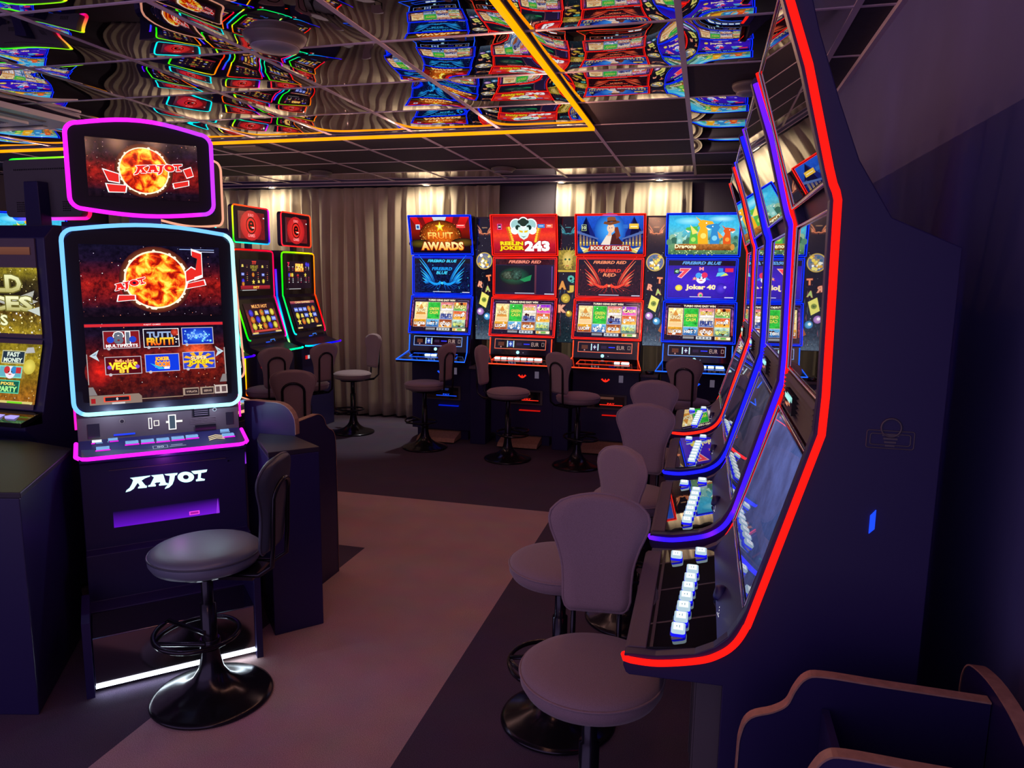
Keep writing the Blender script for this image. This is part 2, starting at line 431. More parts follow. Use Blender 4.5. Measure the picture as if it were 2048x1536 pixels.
struct(MB().box(XL-.1, XL, YF, YB, 0, 2.7, 'wall').build('wall_left'))
# ceiling
M['tile'] = mat('black_ceiling_tile', (.022, .015, .036), .85, noise=.2, bscale=40)
M['mirror'] = mat('mirror_tile', (.52, .48, .52), .015, 1.)
M['tbar'] = mat('ceiling_bar', (.62, .50, .62), .5, .1)
cl = MB(); mr = MB(); gr = MB()
i0 = int((XL-GX0)/T)-1; j0 = int((YF-GY0)/T)-1
cl.box(XL, XR, YF, YB, CZ+.03, CZ+.08, 'tile')
rnd = random.Random(3)
for i in range(i0, 3):
    for j in range(j0, 4):
        x0, x1 = GX0+(i-1)*T, GX0+i*T; y0, y1 = GY0+j*T, GY0+(j+1)*T
        x0, x1, y0, y1 = max(x0, XL), min(x1, XR), max(y0, YF), min(y1, YB)
        if x1-x0 < .02 or y1-y0 < .02: continue
        if in_mirror(i, j):
            n = 16; rows = []
            A = .0145*rnd.uniform(.8, 1.15)*(.25 if y0 > 6.3 else 1); ph = [rnd.uniform(0, 6.28) for _ in range(6)]; am = [rnd.uniform(.2, 1.) for _ in range(3)]
            for b in range(n+1):
                rw = []
                for a in range(n+1):
                    p, q = a/n, b/n
                    e = (sin(pi*p)*sin(pi*q))**.5 if 0 < p < 1 and 0 < q < 1 else 0
                    bump_ = (4*q*(1-q))*(.55+.45*4*p*(1-p))*(1 if 0 < p < 1 else 0) if False else 4*q*(1-q)*(1-(2*p-1)**4)
                    rip = .0006*am[0]*sin(5*p+ph[0])*sin(6*q+ph[1])+.0004*am[1]*sin(9*p+7*q+ph[2])+.0003*am[2]*sin(13*q-4*p+ph[3])
                    rw.append((x0+(x1-x0)*p, y0+(y1-y0)*q, CZ-.001-A*bump_-rip*e))
                rows.append(rw)
            mr.grid(rows, 'mirror', flip=True)
        else:
            cl.face([(x0, y0, CZ), (x0, y1, CZ), (x1, y1, CZ), (x1, y0, CZ)], 'tile')
for i in range(i0, 3):
    x = GX0+i*T
    if XL < x < XR: gr.box(x-.012, x+.012, YF, 7.2, CZ-.004, CZ+.01, 'tbar')
for j in range(j0, 4):
    y = GY0+j*T
    if YF < y < 7.2: gr.box(XL, XR, y-.008, y+.008, CZ-.0035, CZ+.01, 'tbar')
gr.box(XR-.02, XR, YF, YB, CZ-.02, CZ+.01, 'tbar')
co = struct(cl.build('ceiling')); mr.build('mirror_panel', co); gr.build('ceiling_grid', co)
# dark pelmet / curtain track at the back
tr = MB(); tr.box(XL, XR, 7.12, 7.18, CZ-.034, CZ+.02, 'black'); tr.box(XL, XR, 7.114, 7.1195, CZ-.036, CZ-.030, 'tbar'); tr.box(XL, XR, 7.114, 7.1195, CZ-.006, CZ, 'tbar')
struct(tr.build('trim_1'))
for (sx, sy), nm in zip(SPOTX, ('far left', 'left', 'over the left curtain edge', 'centre', 'right')):
    t = thing('ceiling_spot', {0: 'small lit recessed spot at the left end of the curtain track', 1: 'small lit recessed spot above the two slim red-screen machines', 2: 'small lit recessed spot above the fruit awards machine', 3: 'small lit recessed spot above the book machine curtain', 4: 'small lit recessed spot above the dragon machine'}[SPOTX.index((sx, sy))], 'ceiling light', (sx, sy+.03, CZ-.034), 0, 'recessed spots in the curtain track')
    b = MB(); b.lathe([(.0, -.004), (.045, -.004), (.05, 0), (.0, 0)][::-1], mn='chrome', seg=20); b.build('spot_rim', t)
    b = MB(); b.lathe([(.001, -.0065), (.030, -.0065), (.032, -.0045)], mn='led', seg=16); b.c = [[(3, 2.6, 1.8, 0)]*len(c) for c in b.c]; b.build('spot_lens', t)

# ------------------------------------------------------------------ amber light frame
fr = thing('amber_light_frame', 'glowing amber light bar frame hanging just under the mirrored ceiling', 'light', (0, 0, 0))
ZB = 2.506; b = MB(); amb = (1.6, .50, .0, 0.)
b.box(-.742, -.722, YF, 4.690, ZB-.009, ZB+.009, 'led', amb); b.box(XL, -.742, 4.665, 4.69, ZB-.009, ZB+.009, 'led', amb)
b.build('light_bar', fr)
b = MB(); b.box(-.752, -.718, YF, 4.70, ZB+.0095, CZ-.012, 'black'); b.box(XL, -.752, 4.66, 4.70, ZB+.0095, CZ-.012, 'black'); b.build('bar_housing', fr)

# ------------------------------------------------------------------ curtains
M['curtain'] = mat('beige_curtain', (.50, .43, .36), .8, noise=.05, bscale=8, sheen=.3)
def curtain(name, label, x0, x1, seed, y=7.31):
    rn = random.Random(seed); n = int((x1-x0)/.012); rows = []
    ph = [rn.uniform(0, 6.28) for _ in range(8)]
    for zi in range(15):
        q = zi/14; z = .02+q*(CZ-.035-.02); rw = []
        for k in range(n+1):
            x = x0+(x1-x0)*k/n
            fold = .046*sin(x*2*pi/.135+1.3*sin(x*3.1+ph[0])+ph[1])+.016*sin(x*2*pi/.07+ph[2]+.6*sin(2*x))*(.4+.6*q)+.022*sin(x*2*pi/.47+ph[3]+q*.8)
            flare = (1-q)*.03*sin(x*4.3+ph[4])+.012*sin(q*5+x*2+ph[5])*(1-q)
            gather = 1-.55*max(0, (q-.93)/.07)
            rw.append((x+.012*sin(z*2+x*9), y+fold*gather+flare, z))
        rows.append(rw)
    b = MB(); b.grid(rows, 'curtain'); 
    # header tape and rings
    o = b.build(name); so = o.modifiers.new('thick', 'SOLIDIFY'); so.thickness = .004
    return tag(o, label, 'curtain', 'curtains along the back wall')
curtain('curtain', 'long pleated beige curtain behind the slim red-screen machines, lit from above', -6.9, -2.07, 1)
curtain('curtain', 'short pleated beige curtain above the two right-hand back machines', -1.47, -.17, 5)

# ------------------------------------------------------------------ stools
def stool(label, loc, az, style='mauve', seat_z=.62, group='swivel stools with flared backs', pad_dz=0.):
    # az: direction (radians, world) from the seat centre to the backrest; local +Y is towards the backrest
    t = thing('swivel_stool', label, 'stool', (loc[0], loc[1], 0), az-pi/2, group)
    fab = 'mauve' if style == 'mauve' else 'leather'; dz = seat_z-.62
    b = MB(); b.lathe([(.02, 0), (.203, 0), (.208, .006), (.204, .013), (.19, .019), (.15, .030), (.10, .050), (.062, .080), (.042, .115), (.033, .16), (.029, .20)], mn='blackmetal', seg=56); b.build('base', t)
    b = MB(); b.lathe([(.027, .19), (.027, .40+dz), (.020, .402+dz), (.020, .535+dz)], mn='blackmetal', seg=24)
    b.lathe([(.033, .19), (.036, .195), (.036, .225), (.032, .23)], mn='blackmetal', seg=24); b.build('column', t)
    b = MB(); P = []
    for k in range(44):
        a = radians(-20+ k*400/43-90); rr = .150+.0*k
        P.append((rr*cos(a), -.045+rr*sin(a)*.92, .262-.0009*k))
    P = [(.03, 0, .262)]+P+[(.035, 0.0, .222)]
    b.tube(P, .0085, 'blackmetal', seg=8); b.build('footrest', t)
    R = .183
    prof = [(.0, .545), (.10, .545), (.15, .548), (.172, .556), (.183, .575), (R, .59), (.181, .603), (.170, .613), (.14, .6205), (.08, .6245), (.0, .6255)]
    prof = [(max(p, .0005), z+dz) for p, z in prof]
    fs = fab if style == 'mauve' else 'seat_lit'
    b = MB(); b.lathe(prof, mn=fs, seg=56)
    b.tube([(.184*cos(a), .184*sin(a), .598+dz) for a in [2*pi*k/48 for k in range(48)]], .0032, fab, closed=True, seg=6)
    b.build('seat', t)
    b = MB(); b.lathe([(.001, .530+dz), (.12, .530+dz), (.13, .545+dz)], mn='blackmetal', seg=32); b.box(-.085, .085, -.03, .20, .528+dz, .540+dz, 'blackmetal'); b.build('seat_plate', t)
    # flared backrest
    zb, zt = .648+dz+pad_dz, .985+dz+pad_dz
    def wd(q):
        K = [(0, .075), (.03, .088), (.10, .096), (.25, .097), (.40, .101), (.55, .115), (.68, .134), (.78, .143), (.86, .137), (.93, .112), (.975, .072), (1., .02)]
        for (a, wa), (b_, wb) in zip(K[:-1], K[1:]):
            if a <= q <= b_: return wa+(wb-wa)*(q-a)/(b_-a)
        return .02
    def cen(x, z): return .238-1.35*x*x*.55+.10*(z-zb)
    b = MB(); nz_, nx_ = 26, 14
    for side in (-1, 1):
        rows = []
        for i in range(nz_+1):
            q = i/nz_; q = .5-.5*cos(pi*q) if True else q
            z = zb+(zt-zb)*q; w_ = wd(q); rw = []
            for k in range(nx_+1):
                sx = -1+2*k/nx_; x = w_*sx
                th = .019*(max(0, 1-abs(sx)**5))**.5*(min(1, q/.04, (1-q)/.03 if q > .97 else 1))**.5
                rw.append((x, cen(x, z)+side*th, z))
            rows.append(rw)
        b.grid(rows, fab if (side < 0 or style == 'mauve') else 'leather', flip=(side > 0))
    b.build('backrest', t)
    b = MB()
    edge = []
    for i in range(25):
        q = .5-.5*cos(pi*i/24); z = zb+(zt-zb)*q; edge.append((wd(q), cen(wd(q), z), z))
    loop = edge+[(-x, y, z) for x, y, z in edge[::-1]]
    b.tube(loop, .0042, fab, closed=True, seg=6); b.build('piping', t)
    b = MB(); za = zb+.20
    P = [(-.062, .02, .535+dz), (-.064, .12, .533+dz), (-.066, .215, .54+dz), (-.067, .262, .575+dz), (-.067, .268, .66+dz)]
    for k in range(11):
        a = pi-pi*k/10; P.append((.067*cos(a), .274+.012*sin(a), za+.055*sin(a)))
    P += [(.067, .268, .66+dz), (.067, .262, .575+dz), (.066, .215, .54+dz), (.064, .12, .533+dz), (.062, .02, .535+dz)]
    b.tube(P, .0085, 'blackmetal', seg=8); b.build('backrest_bracket', t)
    return t
D = radians
ls = stool('dark leather swivel stool with seat coloured as blue-lit before the lit white logo machine', (-1.732, 2.168), D(12), 'leather', .585, 'swivel stools with flared backs', -.03); ls.scale = (1.06, 1.06, 1.03)
stool('mauve stool nearest the camera, its round seat half under the red-lit deck', (-.232, 1.72), D(96))
stool('mauve stool with its seat left of the nearest stool back, turned aside', (-.44, 2.385), D(44))
stool('mauve stool third along the right-hand machine row', (-.27, 3.25), D(85))
stool('mauve stool furthest along the right-hand machine row', (-.27, 4.07), D(88))
stool('dark stool with its back towards us at the dragon machine', (-.10, 5.92), D(-95))
stool('mauve stool with its back side-on to the right, at the fruit awards machine', (-2.44, 6.12), D(-15))
stool('mauve stool with its thin back edge to the left, at the jester machine', (-1.60, 5.95), D(172))
stool('mauve stool showing its curved back bracket, at the book machine', (-.98, 5.90), D(238))
stool('grey stool standing alone beside the beige curtain', (-3.36, 6.50), D(60))
stool('grey stool left of the one by the curtain, its back to the right', (-3.42, 5.76), D(-25))
stool('dark stool back in front of the slim machine with red top frame', (-3.56, 5.36), D(-42))
stool('low dark stool back behind the rounded black side panel', (-2.62, 4.24), D(-60))

# ------------------------------------------------------------------ pictures
GT = ['SUPER', 'WILD', 'BOOK', 'CASH', 'FRUIT', 'JOKER', 'LUCKY', 'HOT 7', 'GOLD', 'MAGIC', 'KING', 'BELLS']
def stars(cv, n=40, cols=('ffffff', 'ffb080', '8090c0')): cv.dots(n, .02, .04, .98, .96, cols, .001, .003)
def wingtitle(cv, l1, l2, c1, c2, c3, bgc):
    cv.rect(0, 0, 1, 1, bgc, bgc, .75); cv.dots(90, 0, 0, 1, 1, [c1, c2, bgc], .002, .006)
    cv.rect(0, .86, 1, 1, '0a0614', '0a0614'); cv.text(l1+' '+l2, .5, .925, .075, c2, .52, .03, .3)
    cv.wings(.5, .36, .42, c1, c2, c3)
    cv.text(l1, .5, .70, .085, c3, .36, .03, .2, out='100818'); cv.text(l2, .5, .585, .08, c2, .20, .03, .2, out='100818')
    cv.rect(.34, .03, .66, .045, 'e0e0ff'); cv.rect(.86, .02, .99, .04, 'e0e0ff')
def pic_low(cv, red):
    cv.rect(0, 0, 1, 1, '180c24', '2a1230', .5); stars(cv, 50)
    cv.text('TURBO KING EASY WIN', .5, .93, .05, 'fff0d0', .46, .035)
    cv.rect(.03, .925, .22, .931, '9090c0'); cv.rect(.78, .925, .97, .931, '9090c0')
    pal = [('ffe7a0', 'b06a20', 'c03010'), ('30c040', '108030', 'f0e040'), ('e05050', 'ffffff', 'ffe060'), ('8030d0' if red else 'f06820', 'ff60c0' if red else '40c060', 'ffffa0'),
           ('fff2d0', '3060c0', '3050a0'), ('e05038', 'ffc040', 'ffffff'), ('f0b030', 'a01810', 'ffffff'), ('70c0f0', '2050a0', 'ffffff'), ('801018', 'ffb050', 'ffffff'), ('c0e0d0', '307060', 'e0f080'), ('f0d070', '3048b0', 'fff0b0'), ('a02020', 'ffd060', 'ffffff')]
    rn = random.Random(11 if red else 12)
    cells = [(.05, .37, .265, .87), (.275, .37, .49, .87), (.5, .625, .715, .87), (.725, .625, .945, .87), (.5, .37, .715, .615), (.725, .37, .945, .615), (.05, .13, .265, .36), (.275, .13, .49, .36), (.5, .13, .715, .36), (.725, .13, .945, .36)]
    for i, (x0, y0, x1, y1) in enumerate(cells):
        a, b_, c = pal[i]; cv.rect(x0, y0, x1, y1, b_ if i > 1 else a, a, .35)
        w_ = x1-x0; h_ = y1-y0; cx = (x0+x1)/2; cy = (y0+y1)/2
        for _ in range(7): cv.disc(rn.uniform(x0+.03, x1-.03), rn.uniform(y0+.04, y1-.04), rn.uniform(.008, .026), rn.choice([a, b_, c, 'ffffff', '401010']), n=8)
        if i == 0: cv.poly([(cx-.09, y0+.13), (cx+.09, y0+.13), (cx, y1-.05)], 'd89040'); cv.text('KINGS', cx, cy, .10, 'fff6c0', .15, .03, out='803010'); cv.rect(x0+.01, y0+.01, x1-.01, y0+.11, 'f0c890')
        elif i == 1: cv.text('GREEN', cx, cy+.05, .08, 'e0f060', .16, .03, out='206020'); cv.text('CASH', cx, cy-.06, .08, 'e0f060', .14, .03, out='206020')
        else: cv.text(GT[i], cx, cy-.01, h_*.34, c, w_*.8, .03, out='401020')
        cv.frame(x0, y0, x1, y1, .003, 'f0e0d0')
    cv.rect(.01, .15, .035, .9, 'b04030', '6040a0', .8); cv.rect(.96, .15, .99, .9, 'b04030', '6040a0', .8)
    cv.rect(.28, .04, .44, .10, '707080', 'a0a0a0'); cv.rect(.47, .035, .69, .11, 'c8d0d8'); cv.rect(.74, .035, .96, .11, 'e8d8b0'); cv.text('8 8 8 8', .58, .072, .045, '202838', .18)
    cv.disc(.77, .072, .02, 'e0a030'); cv.disc(.93, .072, .02, 'fff0d0'); cv.rect(.82, .045, .90, .10, '70b050')
def pic_top(cv, i):
    if i == 0:
        cv.grad(0, 0, 1, 1, [(0, '0a0614'), (.35, '2a0808'), (.6, '801408'), (1, '701018')])
        for x0, x1, d in ((0, .12, .2), (.22, .38, .1), (.62, .74, -.1), (.85, 1, -.2)): cv.poly([(x0, 1), (x1, 1), (x1+d*.8, .5), (x0+d*.8+.03, .5)], [L4('e01818'), L4('e01818'), L4('600808'), L4('600808')])
        cv.poly([(.38, 1), (.62, 1), (.55, .7), (.45, .7)], [L4('d8e0e8'), L4('d8e0e8'), L4('803018'), L4('803018')])
        cv.disc(.5, .5, .36, 'ff7a18', '3a0c08', a=.35, ry=.42); cv.dots(150, .15, .1, .85, .8, ['ff8030', 'ffd060', 'ff4010'], .002, .006)
        cv.disc(.14, .26, .2, '605010', '140a10', ry=.12); cv.disc(.88, .3, .2, '705018', '140a10', ry=.12)
        cv.star(.50, .73, .085, 'ffd820'); cv.star(.50, .74, .045, 'fff890')
        cv.text('FRUIT', .5, .49, .17, 'ffe070', .42, .03, out='c03008', c2='ff8018'); cv.text('AWARDS', .52, .20, .20, 'fff8b0', .70, .05, out='a02808', c2='ffa010', ow=.06)
        cv.rect(.09, .66, .16, .80, 'c0d8e8'); cv.rect(.105, .69, .145, .77, '2050a0'); cv.rect(.78, .70, .93, .80, 'e84040'); cv.rect(.80, .76, .91, .775, 'fff0e0')
    elif i == 1:
        cv.grad(0, 0, 1, 1, [(0, '8c0e20'), (.25, 'c01c30'), (.5, 'f04028'), (.62, 'e02828'), (1, '8c1020')], .12)
        for sg in (-1, 1):
            for k in range(9):
                a = radians(-70+k*17); cv.disc(.5+sg*(.21+.03*sin(a)), .52+.20*sin(a), .022, 'ffc838', n=6, ry=.030); cv.disc(.5+sg*(.245+.03*sin(a)), .52+.20*sin(a), .014, 'c07010', n=6)
        for x, y, rr in ((.38, .78, .085), (.62, .78, .085), (.5, .85, .07), (.36, .64, .055), (.64, .64, .055)): cv.disc(x, y, rr+.012, 'ffffff', n=16)
        for x, y, rr, c in ((.38, .78, .08, '9cc8c8'), (.62, .78, .08, '9cc8c8'), (.5, .85, .065, '203028'), (.36, .64, .05, 'e8f4f0'), (.64, .64, .05, 'e8f4f0'), (.44, .86, .03, '20302c'), (.56, .86, .03, '20302c'), (.41, .71, .04, '183028'), (.59, .71, .04, '183028')): cv.disc(x, y, rr, c, n=16)
        cv.poly([(.42, .72), (.58, .72), (.60, .58), (.56, .44), (.5, .38), (.44, .44), (.40, .58)], 'd8f0e8')
        cv.poly([(.425, .64), (.49, .62), (.485, .57), (.44, .585)], 'e8c020'); cv.poly([(.575, .64), (.51, .62), (.515, .57), (.56, .585)], 'e8c020')
        cv.poly([(.45, .49), (.5, .465), (.55, .49), (.5, .44)], '286058'); cv.disc(.5, .69, .018, 'ffffff', n=8)
        cv.text('REELIN', .30, .285, .09, 'ffe020', .36, .05, out='8c3a08'); cv.text('JOKER', .30, .145, .13, 'ffd818', .38, .05, out='8c3a08')
        cv.text('243', .71, .21, .24, 'ffffff', .37, .06, out='b01020')
        cv.frame(.08, .66, .15, .81, .006, 'e060c0'); cv.rect(.09, .68, .14, .79, '200830'); cv.text('243', .115, .735, .05, 'ffffff', .04)
        cv.rect(.73, .70, .84, .80, '3880d0'); cv.rect(.86, .70, .965, .80, 'f07050'); cv.rect(.75, .745, .82, .76, 'ffffff'); cv.rect(.88, .745, .94, .765, 'ffffff')
    elif i == 2:
        cv.grad(0, 0, 1, 1, [(0, '081030'), (.1, '1048b0'), (.4, '0c1858'), (.7, '1848b8'), (1, '2058d0')], .15)
        cv.poly([(.0, .45), (.28, .45), (.14, .98)], '080c38'); cv.poly([(.72, .5), (1, .5), (.86, .98)], '080c38')
        cv.poly([(.14, .98), (.28, .45), (.20, .45)], '142070'); cv.poly([(.86, .98), (.72, .5), (.80, .5)], '142070')
        cv.disc(.5, .62, .24, '48b0ff', '1448b0', ry=.46)
        for sg in (-1, 1):
            for k in range(6):
                x = .5+sg*(.20+.05*k); h = .12+.055*k; cv.rect(x-.015, .22, x+.015, .22+h, 'c09838', '304078'); cv.disc(x, .30, .012, 'ffe070', n=8)
            cv.poly([(.5+sg*.5, .62), (.5+sg*.5, .55), (.5+sg*.18, .38), (.5+sg*.18, .42)], '5068a8')
        cv.poly([(.34, .25), (.68, .25), (.70, .30), (.64, .42), (.60, .60), (.40, .34)], '4a2020'); cv.poly([(.36, .25), (.45, .50), (.53, .50), (.50, .25)], 'e8d8c8')
        cv.poly([(.56, .70), (.62, .72), (.66, .48), (.60, .40)], '7a3420')
        cv.disc(.515, .68, .058, 'f0c8a8', n=18, ry=.12); cv.poly([(.49, .62), (.53, .62), (.52, .48), (.46, .48)], 'e8b898')
        cv.poly([(.40, .80), (.50, .76), (.60, .80), (.66, .84), (.62, .88), (.52, .84), (.42, .86)], '7a4428'); cv.poly([(.46, .84), (.60, .86), (.58, .97), (.52, .985), (.46, .96)], '8a5030'); cv.poly([(.46, .84), (.60, .86), (.598, .885), (.46, .87)], '40200f')
        cv.disc(.495, .69, .008, '1858a0', n=6); cv.disc(.53, .695, .008, '1858a0', n=6)
        for sg in (-1, 1):
            for k in range(5): cv.poly([(.5+sg*.30, .12+.02*k), (.5+sg*(.46-.012*k), .21-.035*k), (.5+sg*(.45-.012*k), .17-.035*k), (.5+sg*.30, .08)], 'f0e8c0' if k % 2 else 'd0b860')
        cv.poly([(.16, .08), (.84, .08), (.80, .24), (.20, .24)], 'b02010'); cv.text('BOOK OF SECRETS', .5, .165, .095, 'fff4e0', .58, .03, out='501008')
        cv.frame(.07, .62, .145, .78, .006, 'c0d890'); cv.text('10', .108, .70, .08, 'e8f0c0', .05); cv.rect(.79, .67, .93, .80, 'f0c040'); cv.rect(.81, .72, .91, .74, 'fff8d0'); cv.rect(.70, .68, .77, .78, '3068c0')
    else:
        cv.grad(0, 0, 1, 1, [(0, '406848'), (.22, '70a070'), (.4, '508878'), (.52, '60b8c8'), (.75, '40c0e8'), (1, '30a0d8')], .15)
        cv.disc(.3, .85, .22, 'a0e8f8', '40c0e8', ry=.1); cv.disc(.75, .9, .2, 'b0f0ff', '38b0e0', ry=.08)
        for k in range(26): cv.disc(random.uniform(0, 1), random.uniform(.25, .45), random.uniform(.02, .05), random.choice(['487860', '588870', '90b898', '386858']), n=9)
        def dragon(x, y, c1, c2, s_, fl_=1):
            P = lambda L: [(x+fl_*a*s_, y+b_*s_*1.7) for a, b_ in L]
            cv.poly(P([(-.06, -.12), (.06, -.12), (.07, .0), (.04, .08), (.07, .13), (.02, .18), (-.10, .16), (-.12, .13), (-.04, .11), (-.05, .03)]), c1)
            cv.poly(P([(.0, .15), (.10, .22), (.03, .13)]), c1); cv.poly(P([(-.12, .13), (-.05, .10), (-.08, .085)]), 'f8f0e0')
            cv.disc(x, y-.03*s_, .035*s_, c2, n=10); cv.disc(x-fl_*.03*s_, y+.14*s_*1.7, .009*s_, 'ffffff', n=6); cv.poly(P([(.06, .02), (.16, .12), (.13, .0)]), c2)
        dragon(.36, .42, '58b848', 'b8e060', 1., 1); dragon(.50, .52, 'f0b020', 'f8e070', 1.2, -1); dragon(.66, .46, '3088c8', '80d0f0', 1.1, 1); dragon(.84, .42, 'e05820', 'f8a040', .9, -1); dragon(.16, .38, '88c8c0', 'b0e0d8', .7, 1)
        cv.rect(.10, .12, .92, .28, '7a3c14', 'c07830', .4); cv.disc(.92, .20, .03, 'd09040', ry=.08); cv.disc(.38, .20, .03, 'f8e030', n=10)
        cv.text('Dragons', .25, .205, .13, 'fff4c0', .30, .04, out='5a2808')
        cv.dots(60, 0, 0, 1, .12, ['a0c080', '305040', 'd0e0a0'], .004, .010)
def pic_mid(cv, i):
    if i == 0: wingtitle(cv, 'FIREBIRD', 'BLUE', '1050b0', '40d0ff', '1898f0', '0a1440')
    elif i == 2: wingtitle(cv, 'FIREBIRD', 'RED', 'b02010', 'ff9060', 'f04020', '280810')
    elif i == 1:
        cv.rect(0, 0, 1, 1, '241838', '281c3c'); cv.rect(0, .84, 1, 1, '381018', '381018', .6); cv.text('FIREBIRD RED', .5, .92, .075, 'ff9078', .54, .03, .3)
        cv.rect(0, .06, .67, .82, '181428', '101820'); cv.disc(.33, .52, .27, '186848', '12141f', ry=.26); cv.disc(.24, .54, .14, '607060', '28382c', a=.8, ry=.12); cv.poly([(.42, .42), (.62, .56), (.60, .40), (.50, .36)], '208850')
        cv.disc(.36, .56, .10, '40685c', '183028', a=.8, ry=.16)
        cv.rect(.67, .02, .70, .84, '502838', '6a3448'); cv.rect(.955, .10, .965, .80, '5840a0', '8050c0'); cv.rect(.34, .035, .67, .05, 'e8e8ff'); cv.rect(.84, .02, 1, .04, 'e8e8ff')
    else:
        cv.grad(0, 0, 1, 1, [(0, '2810a0'), (.5, '3c18c8'), (.84, '2c10a0'), (1, '100828')], .1); cv.rect(0, .86, 1, 1, '0c0620', '0c0620'); cv.text('FIREBIRD BLUE', .5, .93, .075, '60a8f0', .58, .03, .3)
        cv.text('7', .24, .66, .20, 'ff4858', .13, .05, .2, out='ffc0c0'); cv.text('Joker 40', .5, .28, .15, 'fff0a0', .44, .04, out='8040d0')
        cv.disc(.50, .52, .075, 'f0e8ff'); cv.disc(.46, .60, .045, '40a0f0'); cv.disc(.55, .61, .045, 'e02858'); cv.poly([(.42, .56), (.36, .48), (.44, .50)], 'e02858'); cv.poly([(.58, .56), (.64, .48), (.56, .50)], '3080e0'); cv.disc(.48, .53, .012, '301060', n=8); cv.disc(.53, .53, .012, '301060', n=8); cv.poly([(.46, .485), (.54, .485), (.5, .46)], 'c01848')
        cv.star(.40, .52, .03, 'ffb080'); cv.disc(.17, .27, .055, 'fff060', 'e0c020', ry=.08); cv.disc(.80, .26, .085, '5838e0', '2010a0', ry=.15); cv.disc(.86, .30, .02, 'c0b0ff'); cv.disc(.50, .09, .04, 'f0e0f0', 'e03858'); cv.disc(.505, .075, .02, '40b050')
        cv.rect(.09, .64, .17, .77, '103830'); cv.text('40', .13, .705, .07, 'c0ffd0', .05); cv.rect(.85, .70, .97, .80, 'e02848'); cv.rect(.75, .70, .82, .80, '3080e0'); cv.poly([(.72, .58), (.86, .62), (.84, .70), (.74, .68)], '60c8e0'); cv.poly([(.78, .58), (.9, .62), (.86, .68)], 'd8e050')
        cv.text('M', .50, .78, .08, 'ff90a0', .06, .04); cv.rect(.34, .03, .66, .045, 'e0e0ff'); cv.rect(.86, .02, .99, .04, 'e0e0ff')
def fruit(cv, x, y, s_, k):
    k %= 7
    if k == 0: cv.disc(x, y, s_, 'f0e060', 'b0a020')
    elif k == 1: cv.disc(x, y, s_, 'f09038', 'a04818'); cv.disc(x+s_*.3, y+s_*.4, s_*.3, '60a030', n=8)
    elif k == 2: cv.disc(x, y, s_, '5048e0', '2818a0')
    elif k == 3: cv.star(x, y, s_*1.2, 'f0d050')
    elif k == 4: cv.poly([(x-s_, y-s_), (x+s_, y-s_), (x+s_, y+s_), (x-s_, y+s_)], '6878d8'); cv.rect(x-s_*.8, y-s_*.3, x+s_*.8, y+s_*.3, 'c0d0ff')
    elif k == 5: cv.disc(x-s_*.4, y-s_*.3, s_*.6, 'd02030', '801018', n=10); cv.disc(x+s_*.5, y-s_*.2, s_*.6, 'd02030', '801018', n=10); cv.rect(x-s_*.1, y, x+s_*.1, y+s_, '50a030')
    else: cv.poly([(x-s_*.8, y-s_), (x+s_*.8, y-s_), (x+s_*.5, y+s_*.9), (x-s_*.5, y+s_*.9)], 'e0c860')
def sunpic(cv, cx, cy, rad, flip):
    cv.grad(0, 0, 1, 1, [(0, '12060c'), (.12, '180a18'), (.28, '6a1010'), (.46, '98180e'), (.62, '4a0c14'), (.78, '160a20'), (1, '0c0a20')], .75)
    cv.dots(70, 0, 0, 1, 1, ['ffffff', 'c0b0d0', 'ff9070'], .001, .003)
    cv.disc(cx, cy, rad*1.22, 'ff9040', '401010', n=32); cv.disc(cx, cy, rad*1.06, 'fff4e0', 'fff0d0', n=32)
    for k in range(30):
        a = random.uniform(0, 6.28); cv.disc(cx+rad*1.05*cos(a), cy+rad*1.05*sin(a)*cv.W/cv.H, rad*.06, 'fff0d8', n=6)
    cv.disc(cx, cy, rad, 'ffffff', mn='sun', n=40)
def blocks(cv, L, c='e02820'):
    for P in L:
        mx_ = sum(p[0] for p in P)/len(P); my = sum(p[1] for p in P)/len(P)
        cv.poly([(mx_+(p[0]-mx_)*1.14, my+(p[1]-my)*1.22) for p in P], 'ffffff'); cv.poly(P, c)

